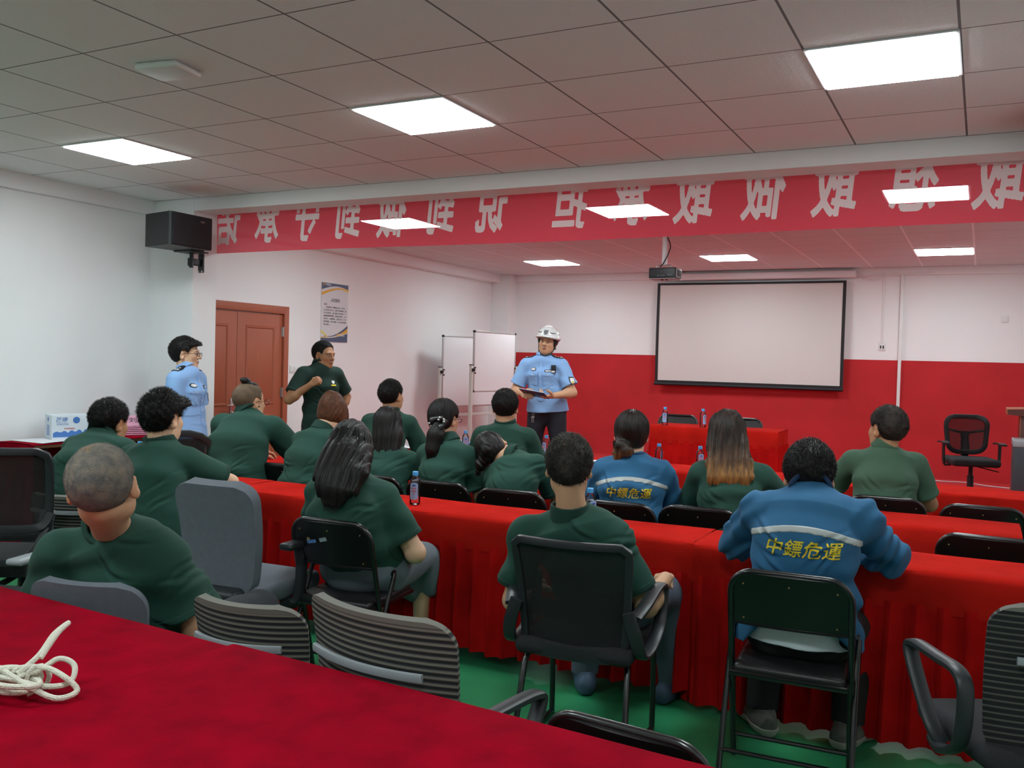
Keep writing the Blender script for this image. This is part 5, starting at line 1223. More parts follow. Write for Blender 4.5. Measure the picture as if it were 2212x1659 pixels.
for k in range(6):
    c = thing('name_card', 'pink name card, %s in the stack on the side table' % (('topmost, with dark characters', 'second from the top', 'third from the top', 'fourth from the top', 'fifth from the top', 'lowest one')[k]), 'name card', (-6.36, 5.43, .848+.016*(5-k)), math.radians(58), 'pink name cards')
    if k == 0:
        MB().grid(lambda u, v: (-.14+.28*u, -.05+.045*v, .0+.085*v), 8, 4, .002).grid(lambda u, v: (-.14+.28*u, .035-.04*v, .085*v), 8, 4, .002).build('card', M['pink'], c)
        text_mesh('刘继斌', 1, 'lettering', M['pink_dark'], c, Matrix(((.068, 0, 0, 0), (0, .022, 0, -.0305), (0, .045, 0, .045), (0, 0, 0, 1))), .02, 0, 0)
    else: MB().bb((-.14, -.05, 0), (.14, .05, .012), .004).build('card', M['pink'], c)
# rope on the foreground table
M['rope'] = mat('white_rope', S(226, 222, 205), .8, bump=.5, bscale=250)
rp = []
for k in range(90):
    t_ = k/90; a = t_*2*PI*3.3; r = .045+.035*math.sin(t_*9); rp.append((-.02+r*math.cos(a)*(1.25+.4*math.sin(t_*5)), .0+r*math.sin(a)*.75, .010+.03*abs(math.sin(t_*7))+.012*t_))
rm = MB().tube(rp, .0065, 8)
rm.tube(smooth_path([(-.06, -.05, .03), (.02, .03, .05), (.05, .07, .075), (.085, .085, .06), (.10, .06, .03), (.07, .015, .03), (.0, -.02, .045), (-.07, -.05, .05)], 8), .0065, 8)
rm.tube(smooth_path([(-.03, .0, .05), (.03, .04, .06), (.10, .045, .05), (.135, .055, .02), (.12, .015, .012), (.06, -.005, .03), (-.02, -.02, .06)], 8), .0065, 8)
for k in range(7): rm.tube([(-.05+.012*k+.018*math.cos(a*PI/5)*.6, -.035+.012*k+.022*math.cos(a*PI/5), .035+.028*math.sin(a*PI/5)) for a in range(10)], .006, 8, closed=True)
rm.tube(smooth_path([(.0, .0, .05), (.005, .05, .08), (-.01, .10, .115), (-.005, .135, .135), (.004, .10, .12), (.012, .05, .075)], 8), .0065, 8)
tag(rm.build('rope_bundle', M['rope']), 'bundle of white rope tied up on the crimson foreground table', 'rope').location = (-1.95, 1.33, .752)

# ---------------------------------------------------------------- lectern and equipment cabinet at the right edge
M['walnut'] = mat('brown_wood', S(96, 52, 44), .4, noise=.12, nscale=5, stretch=(8, 8, 1)); M['oak_edge'] = mat('light_wood_edge', S(170, 95, 60), .45)
le = thing('lectern', 'brown wooden lectern cut off by the right edge on the stage', 'lectern', (.62, 10.1, STAGE))
MB().prism([(-.27, .955), (-.40, .965), (-.40, 1.015), (.40, 1.055), (.40, .955)], -.28, .28, 1).build('top', M['walnut'], le, False)
MB().prism([(-.405, .962), (-.405, 1.018), (.40, 1.058), (.40, 1.052), (-.398, 1.012), (-.398, .962)], -.285, .285, 1).build('edge_trim', M['oak_edge'], le, False)
MB().bb((-.29, -.23, 0), (.36, .23, .956), .004).build('body', M['walnut'], le); MB().bb((-.294, -.235, 0), (-.285, -.225, .956)).build('corner_trim', M['oak_edge'], le)
rk = thing('equipment_cabinet', 'dark metal equipment cabinet with grey top in front of the lectern', 'cabinet', (.66, 9.55, STAGE))
MB().bb((-.395, -.25, .04), (.35, .25, .70), .006).build('body', mat('dark_metal', S(58, 64, 70), .45), rk); MB().bb((-.40, -.256, .695), (.355, .256, .755), .012).build('top', M['plast2'], rk)
vm = MB()
for k in range(22): vm.bb((-.30, -.253, .09+k*.026), (.30, -.249, .10+k*.026))
vm.build('vent', M['black'], rk, False)
for q in (-.33, .28): MB().bb((q-.03, -.22, 0), (q+.03, .22, .042)).build('foot', M['black'], rk)
# ---------------------------------------------------------------- the people
PG = mat('green_polo_cloth', S(27, 70, 58), .88, noise=.05, nscale=4, bump=.12, bscale=480, sheen=.25)
PGd = mat('green_polo_rib', S(22, 58, 48), .9, bump=.2, bscale=380, sheen=.2)
PF = mat('faded_green_polo', S(66, 98, 78), .88, noise=.05, nscale=4, bump=.12, bscale=480, sheen=.2)
PD = mat('dark_green_polo', S(14, 48, 40), .88, noise=.05, nscale=4, bump=.12, bscale=480, sheen=.15)
BJ = mat('blue_work_jacket', S(38, 98, 138), .85, noise=.06, nscale=5, bump=.10, bscale=420, sheen=.15); BJd = mat('navy_collar_lining', S(22, 52, 86), .85)
PB = mat('police_light_blue', S(140, 182, 232), .75, noise=.04, nscale=5, bump=.06, bscale=420)
TD = mat('dark_trousers', S(30, 33, 40), .85, bump=.08, bscale=300); TG = mat('grey_blue_trousers', S(84, 94, 108), .85, noise=.06, nscale=6, bump=.1, bscale=300); TN = mat('navy_uniform_trousers', S(26, 30, 42), .8)
SK = mat('grey_skirt_cloth', S(104, 116, 124), .85, noise=.06, nscale=6, bump=.1, bscale=300)
SHB = mat('dark_shoe', S(32, 34, 38), .5); SHG = mat('grey_knit_shoe', S(104, 102, 98), .85, noise=.2, nscale=30, bump=.4, bscale=160); SOLE = mat('pale_sole', S(170, 168, 158), .6); SOCK = mat('white_sock', S(215, 220, 222), .9); SHN = mat('blue_grey_shoe', S(70, 90, 115), .6)
WH = mat('white_cotton', S(205, 214, 220), .85, bump=.08, bscale=300)
YEL = mat('yellow_embroidery', S(222, 198, 40), .7); REF = mat('reflective_tape', S(168, 174, 172), .45); WHT = mat('white_mark', S(225, 226, 224), .6); BLKM = mat('black_badge', S(24, 26, 36), .6)
def hairm(name, c, r=.46, mix=None, nscale=60, grad=None):
    m = mat(name, c, r, bump=.35, bscale=230, stretch=None if mix else (1, 1, .12), spec=.28, mix=mix, nscale=nscale)
    if grad:                                                    # dyed lengths: tips differ from roots
        nt = m.node_tree; b = nt.nodes['Principled BSDF']; tc = nt.nodes.new('ShaderNodeTexCoord'); sp = nt.nodes.new('ShaderNodeSeparateXYZ'); nt.links.new(tc.outputs['Object'], sp.inputs[0])
        mr = nt.nodes.new('ShaderNodeMapRange'); mr.inputs[1].default_value = grad[0]; mr.inputs[2].default_value = grad[1]; nt.links.new(sp.outputs[2], mr.inputs[0])
        no = nt.nodes.new('ShaderNodeTexNoise'); no.inputs['Scale'].default_value = 24; mp = nt.nodes.new('ShaderNodeMapping'); mp.inputs['Scale'].default_value = (2.2, 2.2, .18); nt.links.new(tc.outputs['Object'], mp.inputs[0]); nt.links.new(mp.outputs[0], no.inputs['Vector'])
        ad = nt.nodes.new('ShaderNodeMath'); ad.operation = 'MULTIPLY_ADD'; ad.inputs[1].default_value = .9; ad.inputs[2].default_value = -.45; nt.links.new(no.outputs['Fac'], ad.inputs[0])
        a2 = nt.nodes.new('ShaderNodeMath'); a2.operation = 'ADD'; a2.use_clamp = True; nt.links.new(mr.outputs[0], a2.inputs[0]); nt.links.new(ad.outputs[0], a2.inputs[1])
        rp = nt.nodes.new('ShaderNodeValToRGB'); rp.color_ramp.elements[0].color = c; rp.color_ramp.elements[1].color = grad[3]; k = rp.color_ramp.elements.new(.5); k.color = grad[2]
        nt.links.new(a2.outputs[0], rp.inputs[0]); nt.links.new(rp.outputs[0], b.inputs['Base Color'])
    return m
HB = hairm('black_hair', S(24, 21, 20)); HBS = hairm('black_hair_glossy', S(26, 23, 22), .34)
HGREY = hairm('grey_stubble', S(96, 95, 94), .8, mix=S(136, 126, 112), nscale=30); HPEP = hairm('dark_hair_greying', S(30, 27, 25), .5, mix=S(74, 68, 62), nscale=16)
HAUB = hairm('auburn_hair', S(104, 62, 38), .4, mix=S(70, 42, 28), nscale=40); HBRN = hairm('dark_brown_hair', S(46, 36, 30), .4)
HSHV = hairm('shaved_scalp', S(118, 98, 78), .6, mix=S(98, 82, 66), nscale=30)
SK1 = S(206, 160, 126); SK2 = S(186, 140, 104); SK3 = S(218, 176, 144); SK4 = S(168, 122, 88)
shoes_d = (SHB,)
tilt = lambda l: l
def thin_spot(B, m, cx, r, name='bald_spot'):
    """bare scalp showing through short hair"""
    c = B.H + B.R @ (V(*cx)*B.hs)
    skin_patch(B.HF, name, m, B.hair, [lambda X, Y, Z: np.sqrt((X-c[0])**2+(Y-c[1])**2+(Z-c[2])**2) - r*(.8+.45*noise3(X, Y, Z, 110, 3)+.45*noise3(X, Y, Z, 260, 5))], .0008)
SCALP = mat('bare_scalp', S(132, 106, 80), .6)
# --- shaven grey man in the foreground
p1 = person('man in green polo with shaven grey hair, back to us, nearest at the left', (-2.62, 2.36, 0), (-2.60, 2.40, .53), (-2.666, 2.130, 0.940), (-2.551, 2.030, 1.105), 24, head=(14, 8, -6), wide=1.06, hs=1.18, size=1.06, sw=.172, girth=1.15, skin=SK1, vox=.0055,
    arms={'L': ((-.35, .18, -.9), (.3, .9, -.1)), 'R': ((.38, .15, -.9), (-.3, .9, -.1))}, shirt=PG, collar=PG, trousers=TD, shoes=shoes_d, hair=dict(m=HGREY, ln=.004, top=.004, side=.003, spike=.0012, line='receded', nape=-.070, seed=2), seed=1, bulge=.02, fold=.006)
thin_spot(p1, SCALP, (-.02, -.035, .118), .034)
# --- two men at the left wall
p2 = person('man with spiky black hair leaning forward by the left wall table', (-4.74, 3.62, 0), (-4.74, 3.62, .555), (-4.842, 3.800, 1.038), (-4.855, 3.910, 1.101), 14, head=(-12, -8, 4), hs=1.16, size=1.06, girth=1.1, skin=SK2, vox=.006,
    arms={'L': ((-.25, .75, -.6), (.4, .9, .0)), 'R': ((.3, .75, -.6), (-.4, .9, .0))}, shirt=PG, trousers=TD, shoes=shoes_d, hair=dict(m=HB, ln=.017, top=.013, side=.005, spike=.003, seed=4), seed=2, bulge=.07)
p3 = person('man with thick glossy black hair and fringe, elbow on the red table', (-3.90, 3.42, 0), (-3.90, 3.42, .56), (-3.976, 3.500, 1.060), (-3.986, 3.550, 1.188), 14, head=(-12, -2, 2), hs=1.15, size=1.06, girth=1.08, skin=SK3, vox=.006,
    arms={'L': ((-.3, .6, -.75), (.4, .9, .0)), 'R': ((.32, .72, -.42), (-.55, .8, -.12))}, shirt=PG, trousers=TD, shoes=shoes_d, hair=dict(m=HBS, ln=.020, top=.028, side=.006, spike=.005, fringe=.2, seed=6), seed=3, bulge=.05)
# --- second row
p4 = person('heavy man with glasses and a topknot on shaved sides before the brown door', (-4.62, 4.72, 0), (-4.60, 4.74, .56), (-4.675, 4.900, 1.134), (-4.709, 4.980, 1.213), 12, head=(-26, -2, 0), hs=1.13, size=1.10, sw=.185, girth=1.25, skin=SK1, vox=.0065,
    arms={'L': ((-.3, .6, -.75), (.4, .9, .0)), 'R': ((.35, .62, -.7), (-.2, .95, .0))}, shirt=PG, trousers=TD, shoes=shoes_d, hair=dict(m=HSHV, ln=.0025, top=.002, side=.002, spike=.0006, line='receded', seed=5), seed=4, bulge=.06)
def topknot():
    F = Field(p4.H-.2, p4.H+.25, .005); W = lambda x, y, z: p4.H + p4.R @ (V(x, y, z)*p4.hs)
    dp = lambda X, Y, Z: .003*noise3(X, Y, Z, 120, 2)
    F.ell(W(0, -.005, .105), (.05, .06, .028), 0, R=p4.R, disp=dp); F.ell(W(0, -.045, .135), (.034, .036, .026), .02, R=p4.R, disp=dp)
    v, f = F.mesh(); np_mesh('topknot', v, f, HB, p4.hair)
topknot()
def glasses(B, m, name='glasses'):
    W = lambda x, y, z: tuple(B.H + B.R @ (V(x, y, z)*B.hs)); g = MB()
    for q in (-1, 1):
        g.tube([W(q*.033+.026*math.cos(a*PI/10), .1035, .002+.019*math.sin(a*PI/10)*.9) for a in range(20)], .0018*B.hs, 6, closed=True)
        g.tube([W(q*.059, .102, .006), W(q*.076, .085, .007), W(q*.085, .01, .008), W(q*.086, -.012, -.004)], .0017*B.hs, 6)
    g.tube([W(-.008, .106, .005), W(.008, .106, .005)], .0017*B.hs, 6); return g.build(name, m, B.o)
GLB = mat('black_spectacle_frame', S(18, 18, 20), .3)
glasses(p4, GLB)
p5 = person('woman with straight auburn hair, head bowed, in front of the standing man in green', (-4.05, 4.80, 0), (-4.06, 4.78, .55), (-4.043, 4.950, 1.046), (-4.037, 5.080, 1.143), 8, head=(-8, -38, 0), hs=1.04, size=1.0, sw=.160, girth=1.0, skin=SK3, vox=.0065,
    arms={'L': ((-.3, .6, -.75), (.5, .8, .3)), 'R': ((.3, .6, -.75), (-.5, .8, .35))}, shirt=PG, trousers=TD, shoes=shoes_d,
    hair=dict(m=HAUB, style='long', line='long', top=.012, side=.008, spike=.002, strands=150, seed=7, curtain=[(V(*(-4.032, 5.060, 1.228))-V(-4.05, 4.80, 0), .075, .09), (V(*(-4.037, 5.100, 1.136))-V(-4.05, 4.80, 0), .086, .075), (V(*(-4.042, 5.120, 1.069))-V(-4.05, 4.80, 0), .080, .055), (V(*(-4.016, 5.100, 0.974))-V(-4.05, 4.80, 0), .072, .038), (V(*(-3.990, 5.060, 0.897))-V(-4.05, 4.80, 0), .045, .02)]), seed=5, bulge=.05)
p7 = person('woman with long straight black hair sitting between auburn and ponytail women', (-3.46, 4.92, 0), (-3.44, 4.90, .55), (-3.461, 4.950, 0.964), (-3.508, 5.000, 1.099), 10, head=(4, -16, 0), hs=1.0, size=.97, sw=.155, girth=.95, skin=SK3, vox=.0065,
    shirt=PG, trousers=TD, shoes=shoes_d, hair=dict(m=HBS, style='long', line='long', top=.010, side=.008, spike=.0012, strands=190, seed=8, curtain=[(V(*(-3.495, 4.980, 1.132))-V(-3.46, 4.92, 0), .082, .085), (V(*(-3.471, 4.950, 1.033))-V(-3.46, 4.92, 0), .09, .07), (V(*(-3.447, 4.920, 0.945))-V(-3.46, 4.92, 0), .088, .045), (V(*(-3.444, 4.900, 0.841))-V(-3.46, 4.92, 0), .075, .025)]), seed=6)
p8 = person('woman with a low ponytail in a black hair tie with white dots', (-3.03, 4.92, 0), (-2.99, 4.90, .55), (-3.027, 4.950, 1.031), (-3.081, 5.020, 1.173), 4, head=(-12, -4, 2), hs=1.02, size=.98, sw=.158, girth=.95, skin=SK1, vox=.0062,
    arms={'L': ((-.3, .5, -.8), (.4, .9, .1)), 'R': ((.22, .18, -.95), (-.25, .95, -.1))}, shirt=PG, trousers=TD, shoes=shoes_d,
    hair=dict(m=HB, style='long', line='full', top=.012, side=.010, spike=.0012, nape=-.07, strands=110, seed=9, curtain=[(V(*(-3.060, 4.920, 1.149))-V(-3.03, 4.92, 0), .030, .03), (V(*(-3.058, 4.875, 1.078))-V(-3.03, 4.92, 0), .048, .035), (V(*(-3.063, 4.855, 0.991))-V(-3.03, 4.92, 0), .040, .026), (V(*(-3.074, 4.850, 0.894))-V(-3.03, 4.92, 0), .018, .012)]), seed=7)
glasses(p8, GLB)
def scrunchie():
    c = V(*(-3.051, 4.905, 1.153))-V(-3.03, 4.92, 0); m = MB(); d = MB(); rr = random.Random(5); pts = []
    for k in range(16):
        a = 2*PI*k/16; pts.append((c[0]+.045*math.cos(a), c[1]-.005+.018*math.sin(a*2), c[2]+.030*math.sin(a)))
    m.tube(pts, [.019+.006*math.sin(k*2.4) for k in range(16)], 10, closed=True); o = m.build('hair_tie', mat('black_satin', S(16, 16, 18), .4), p8.hair)
    for k in range(16):
        a = 2*PI*k/16+.2; q = V(c[0]+.05*math.cos(a)+rr.uniform(-.01, .01), c[1]-.016-.010*rr.random(), c[2]+.034*math.sin(a)+rr.uniform(-.012, .012)); sp_ = MB(); sp_.lathe([(.001, -.0062), (.0058, -.003), (.0066, 0), (.0058, .003), (.001, .0062)], tuple(q), 10); sp_.build('white_dot', WHT, o)
scrunchie()
p10 = person('woman with a small bun slumped to the left, head resting on her hand', (-2.50, 4.90, 0), (-2.46, 4.88, .55), (-2.540, 4.950, 0.969), (-2.708, 5.020, 0.998), 4, head=(-2, -10, -52), hs=1.02, size=.98, sw=.160, girth=.98, skin=SK1, vox=.0062, sroll=17,
    arms={'L': ((-.2, .6, -.7), (.1, .6, .8)), 'R': ((.28, .45, -.72), (-.45, .9, .0))}, shirt=PG, trousers=TD, shoes=shoes_d, hair=dict(m=HBS, style='long', line='full', top=.010, side=.009, spike=.0012, nape=-.07, seed=10, strands=40,
    curtain=[(V(*(-2.710, 4.930, 0.967))-V(-2.50, 4.90, 0), .035, .03), (V(*(-2.743, 4.920, 0.922))-V(-2.50, 4.90, 0), .03, .02), (V(*(-2.767, 4.920, 0.857))-V(-2.50, 4.90, 0), .012, .008)],
    extra=lambda F, W, s, dp: F.ell(W(-.005, -.125, -.015), (.034, .030, .036), .02, disp=dp)), seed=8, bulge=.05)
p13 = person('woman with a messy brown bun in a blue work jacket with yellow characters', (-1.74, 4.88, 0), (-1.74, 4.86, .55), (-1.752, 4.900, 1.030), (-1.783, 4.960, 1.157), 14, head=(4, -4, 2), hs=1.08, size=1.0, sw=.165, girth=1.05, skin=SK3, vox=.0062,
    arms={'L': ((-.3, .5, -.8), (.5, .85, .0)), 'R': ((.3, .45, -.8), (-.5, .85, .0))}, shirt=BJ, sleeve='long', collar=BJd, trousers=TD, shoes=shoes_d, fold=.007,
    hair=dict(m=hairm('brown_black_hair', S(34, 28, 25), .36, grad=(1.12, 1.04, S(52, 38, 28), S(120, 78, 42))), style='long', line='full', top=.012, side=.012, spike=.0015, nape=-.075, seed=11, strands=60,
    curtain=[(V(*(-1.798, 4.860, 1.104))-V(-1.74, 4.88, 0), .055, .028), (V(*(-1.813, 4.840, 1.051))-V(-1.74, 4.88, 0), .028, .02), (V(*(-1.825, 4.830, 0.999))-V(-1.74, 4.88, 0), .010, .008)],
    extra=lambda F, W, s, dp: (F.ell(W(-.012, -.125, -.088), (.040, .034, .034), .012, disp=dp), F.ell(W(-.04, -.115, -.06), (.038, .028, .026), .015, disp=dp))), seed=9)
p14 = person('woman with long dark hair turning golden at the tips in a green polo', (-1.20, 4.90, 0), (-1.18, 4.88, .55), (-1.194, 4.920, 1.059), (-1.233, 4.970, 1.172), 6, head=(6, -6, 0), hs=1.06, size=1.0, sw=.165, girth=1.0, skin=SK3, vox=.0062,
    arms={'L': ((-.3, .4, -.85), (.5, .85, .0)), 'R': ((.42, .6, -.62), (.1, .95, .0))}, shirt=PG, trousers=TD, shoes=shoes_d,
    hair=dict(m=hairm('ombre_hair', S(40, 32, 28), .36, grad=(1.17, .95, S(90, 66, 48), S(164, 120, 68))), style='long', line='long', top=.014, side=.012, spike=.0015, seed=12, strands=260,
    curtain=[(V(*(-1.232, 4.950, 1.224))-V(-1.20, 4.90, 0), .088, .09), (V(*(-1.211, 4.900, 1.127))-V(-1.20, 4.90, 0), .10, .072), (V(*(-1.186, 4.850, 1.045))-V(-1.20, 4.90, 0), .115, .045), (V(*(-1.170, 4.815, 0.976))-V(-1.20, 4.90, 0), .115, .026), (V(*(-1.167, 4.810, 0.932))-V(-1.20, 4.90, 0), .09, .012)]), seed=10)
# --- front row
p6 = person('young man with cropped black hair seated before the white wall', (-4.28, 6.04, 0), (-4.28, 6.02, .56), (-4.283, 6.100, 1.120), (-4.285, 6.150, 1.247), 12, head=(-18, 0, 0), hs=1.05, size=1.05, skin=SK2, vox=.0072,
    shirt=PG, trousers=TD, shoes=shoes_d, hair=dict(m=HB, top=.014, side=.004, spike=.003, seed=13), seed=11)
p9 = person('man with a small bald spot on black hair in the front row', (-3.21, 6.04, 0), (-3.20, 6.02, .56), (-3.209, 6.100, 1.078), (-3.226, 6.140, 1.203), 18, head=(0, -3, 0), hs=1.10, size=1.05, sw=.17, girth=1.05, skin=SK1, vox=.0068,
    shirt=PG, trousers=TD, shoes=shoes_d, hair=dict(m=HB, top=.012, side=.008, spike=.0025, seed=14, nape=-.068), seed=12)
thin_spot(p9, SCALP, (.0, -.075, .105), .020)
p16 = person('man in a faded green polo at the right looking left, front row', (-.52, 6.04, 0), (-.51, 6.03, .56), (-0.525, 6.100, 1.075), (-0.525, 6.150, 1.194), 12, head=(38, 0, 0), hs=1.14, size=1.03, sw=.178, girth=1.1, skin=SK2, vox=.0065, bulge=.05,
    arms={'L': ((-.42, .55, -.72), (.15, .75, -.5)), 'R': ((.36, .35, -.85), (-.2, .9, -.1))}, shirt=PF, collar=PF, trousers=TD, shoes=shoes_d, hair=dict(m=HPEP, top=.014, side=.006, spike=.003, seed=15), seed=13)
# --- nearest row
p11 = person('woman with long loose black hair looking down at her lap, green polo and grey skirt', (-2.60, 3.56, 0), (-2.64, 3.60, .555), (-2.679, 3.500, 0.978), (-2.747, 3.600, 1.067), 8, head=(0, -40, 4), hs=1.10, size=1.04, sw=.168, girth=1.12, skin=SK3, vox=.0056, bulge=.085,
    arms={'L': ((-.3, .4, -.85), (.6, .75, .2)), 'R': ((.50, .14, -.84), (-.55, .82, -.02))}, legs={'L': ((-.16, 1, -.04), (0, .02, -1)), 'R': ((.03, 1, -.04), (0, .02, -1))}, hem=.03, shirt=PG, skirt=SK, shoes=(SHB,), fold=.006,
    hair=dict(m=HBS, style='long', line='long', top=.012, side=.012, spike=.0016, seed=16, strands=330, freq=11,
    curtain=[(V(*(-2.700, 3.540, 1.144))-V(-2.60, 3.56, 0), .10, .10), (V(*(-2.662, 3.460, 1.075))-V(-2.60, 3.56, 0), .118, .075), (V(*(-2.625, 3.380, 1.016))-V(-2.60, 3.56, 0), .125, .045), (V(*(-2.620, 3.335, 0.950))-V(-2.60, 3.56, 0), .098, .026), (V(*(-2.624, 3.310, 0.882))-V(-2.60, 3.56, 0), .052, .012)]), seed=14)
p12 = person('man with greying dark hair in the black netting chair, one arm on its armrest', (-1.42, 3.46, 0), (-1.38, 3.58, .55), (-1.456, 3.340, 0.946), (-1.469, 3.360, 1.133), 14, head=(8, 2, 0), hs=1.04, size=1.05, sw=.172, girth=1.02, skin=SK1, vox=.0054, bulge=.01,
    arms={'L': ((-.18, .12, -.95), (.05, 1, .03)), 'R': ((.44, .10, -.88), (.22, .95, .24))}, hands={'R': dict(curl=(.9, 1.1, .5), d=(-.15, 1, -.1))}, legs={'L': ((-.12, 1, -.03), (0, .1, -1)), 'R': ((.30, 1, -.05), (.05, .12, -1))}, shirt=PG, trousers=TG, shoes=(SHN,), fold=.006,
    hair=dict(m=HPEP, top=.014, side=.007, spike=.003, seed=17, nape=-.075), seed=15)
thin_spot(p12, SCALP, (-.015, -.085, .095), .017)
p15 = person('man in a blue work jacket leaning with both elbows on the red table', (-.58, 3.68, 0), (-.60, 3.66, .555), (-0.585, 3.680, 1.075), (-0.607, 3.800, 1.123), 6, head=(2, -14, 0), hs=1.08, size=1.06, sw=.178, girth=1.08, skin=SK1, vox=.0054, bulge=.05,
    arms={'L': ((-.42, .80, -.62), (.85, .50, .02)), 'R': ((.40, .80, -.62), (-.85, .50, .02))}, legs={'L': ((-.14, .9, -.12), (.0, -.25, -1), (-.5, 1, 0)), 'R': ((.20, .9, -.12), (.0, -.25, -1), (.55, 1, 0))}, shirt=BJ, sleeve='long', collar=BJd, trousers=mat('black_trousers', S(24, 25, 28), .8), shoes=(SHG, SOLE, SOCK), fold=.009, hem=-.06, flare=.02, ride=.15,
    hair=dict(m=HB, top=.020, side=.010, spike=.003, seed=18, nape=-.075), seed=16)
def tail(B, m):            # white undershirt showing below the jacket
    ax = unit(B.N-B.P); F = Field(B.P-.3, B.P+.3, .006)
    F.loft([B.P-ax*.055-B.fw*.012, B.P+ax*.12-B.fw*.01], [.20, .185], [.150, .138], B.lat, flat0=True, disp=lambda X, Y, Z: .004*noise3(X, Y, Z, 40, 1)); v, f = F.mesh(); np_mesh('undershirt', v, f, WH, B.o)
tail(p15, WH)
def jacket_marks(B, off, tsz, toff):
    ax = unit(B.N-B.P); c = B.N - ax*off; bk = plane(B.N-ax*.1+B.fu*.035, B.fu)
    lim = lambda X, Y, Z: np.abs((X-c[0])*B.lat[0]+(Y-c[1])*B.lat[1]+(Z-c[2])*B.lat[2])-.205
    bend = lambda X, Y, Z: np.abs((X-c[0])*ax[0]+(Y-c[1])*ax[1]+(Z-c[2])*ax[2] + 1.1*((X-c[0])*B.lat[0]+(Y-c[1])*B.lat[1])**2)-.0125
    skin_patch(B.SF, 'reflective_stripe', REF, B.shirt, [bend, bk, lim], .0035)
    back_text(B.SF, '中鏢危運', tsz, B.N-ax*toff-B.fu*.3, B.lat, ax, B.fu, 'back_lettering', YEL, B.shirt, .018, .18)
jacket_marks(p15, .125, .068, .195); jacket_marks(p13, .118, .062, .185)

# --- standing men
def decal(F, B, c, w, h, name, m, parent, off=.004, shape=None, dirn=None, rt=None, up=UP, n=8):
    """thin badge laid on the cloth, c = point in front of it"""
    rt = B.rt if rt is None else rt; dirn = -B.fw if dirn is None else dirn; P = []
    for i in range(n+1):
        for j in range(n+1):
            u, v = i/n*2-1, j/n*2-1
            if shape == 'oval': k = math.sqrt(max(1e-9, u*u+v*v)); q = max(abs(u), abs(v)); u, v = (u*q/k, v*q/k) if k > 1e-6 else (u, v)
            if shape == 'shield' and v < 0: u *= 1-.75*v*v
            if shape == 'flap' and v < 0: v = v*(1-.4*abs(u))
            P.append(np.asarray(c) + rt*u*w/2 + up*v*h/2)
    P = project(F, np.array(P), dirn, off); a = n+1
    f = np.array([(i*a+j, (i+1)*a+j, (i+1)*a+j+1, i*a+j+1) for i in range(n) for j in range(n)]); k = len(P)
    P2 = project(F, P, dirn, .0); fb = f[:, ::-1]+k
    rim = [i*a for i in range(n+1)]+[n*a+j for j in range(1, n+1)]+[i*a+n for i in range(n-1, -1, -1)]+[j for j in range(n-1, 0, -1)]
    fr = np.array([(y, x, x+k, y+k) for x, y in zip(rim, rim[1:]+rim[:1])])
    return np_mesh(name, np.concatenate([P, P2]), np.concatenate([f, fb, fr]), m, parent, smooth=False)
def epaulettes(B, m):
    for q, k in ((-1, 'L'), (1, 'R')):
        b = B.N+B.fu*.035; s = B.Sh[k]; c = (b*.25+s*.75); d = s-b; d[2] = 0; d = unit(d); e = unit(np.cross(UP, d))
        o = decal(B.SF, B, c+UP*.2, .125, .058, 'epaulette', m, B.shirt, .007, None, -UP, d, e)
        for t in (-.02, .012): decal(B.SF, B, c+d*t+UP*.2, .014, .014, 'star', WHT, o, .0095, 'oval', -UP, d, e, 4)
        decal(B.SF, B, c+d*.046+UP*.2, .016, .050, 'bar', WHT, o, .0095, None, -UP, d, e, 4)
def uniform(B, cam_=True):
    epaulettes(B, BLKM); ax = UP; Z = B.N[2]; so = B.shirt; fr = B.fw*.35
    at = lambda x, dz: V(*(B.N+B.rt*x+fr))*V(1, 1, 0)+V(0, 0, Z+dz)
    for q in (-1, 1):
        decal(B.SF, B, at(q*.085, -.235), .105, .125, 'pocket', PB, so, .004); decal(B.SF, B, at(q*.085, -.185), .112, .042, 'pocket_flap', PB, so, .008, 'flap')
        decal(B.SF, B, at(q*.085, -.19), .010, .010, 'pocket_button', WHT, so, .010, 'oval', n=4)
    decal(B.SF, B, at(0, -.26), .034, .40, 'placket', PB, so, .005)
    for k in range(5): decal(B.SF, B, at(0, -.10-.08*k), .011, .011, 'button', WHT, so, .008, 'oval', n=4)
    o = decal(B.SF, B, at(.085, -.135), .066, .036, 'chest_badge', BLKM, so, .005, 'oval'); decal(B.SF, B, at(.085, -.135), .052, .024, 'badge_centre', WHT, o, .007, 'oval')
    o = decal(B.SF, B, at(-.085, -.15), .080, .026, 'name_plate', BLKM, so, .006); decal(B.SF, B, at(-.085, -.15), .064, .013, 'number', WHT, o, .008)
    for k, q in (('L', -1),):
        s = B.Sh[k]*.45+B.El[k]*.55; d = unit(-B.rt*.75+B.fw*.65); r = unit(np.cross(UP, d))*-1
        o = decal(B.SF, B, s+d*.2, .062, .085, 'arm_badge', BLKM, so, .005, 'shield', -d, r); decal(B.SF, B, s+d*.2, .046, .062, 'badge_centre', WHT, o, .007, 'shield', -d, r); decal(B.SF, B, s+d*.2-UP*.012, .022, .02, 'badge_mark', YEL, o, .009, 'oval', -d, r)
ol = person('policeman in light blue shirt and glasses standing sideways beside the brown door', (-5.88, 5.47, 0), (-5.86, 5.47, .90), (-5.904, 5.460, 1.426), (-5.896, 5.480, 1.542), -72, head=(14, 0, 0), hs=1.09, size=1.02, sw=.172, girth=1.1, skin=SK3, vox=.0054, face=True, seated=False, bulge=-.01,
    arms={'L': ((-.16, -.02, -1), (.05, .12, -1)), 'R': ((.16, -.02, -1), (-.05, .12, -1))}, shirt=PB, trousers=TN, shoes=shoes_d, hem=-.05, fold=.0022, chest=.95, hair=dict(m=HB, top=.022, side=.009, spike=.003, fringe=.1, seed=21), seed=17)
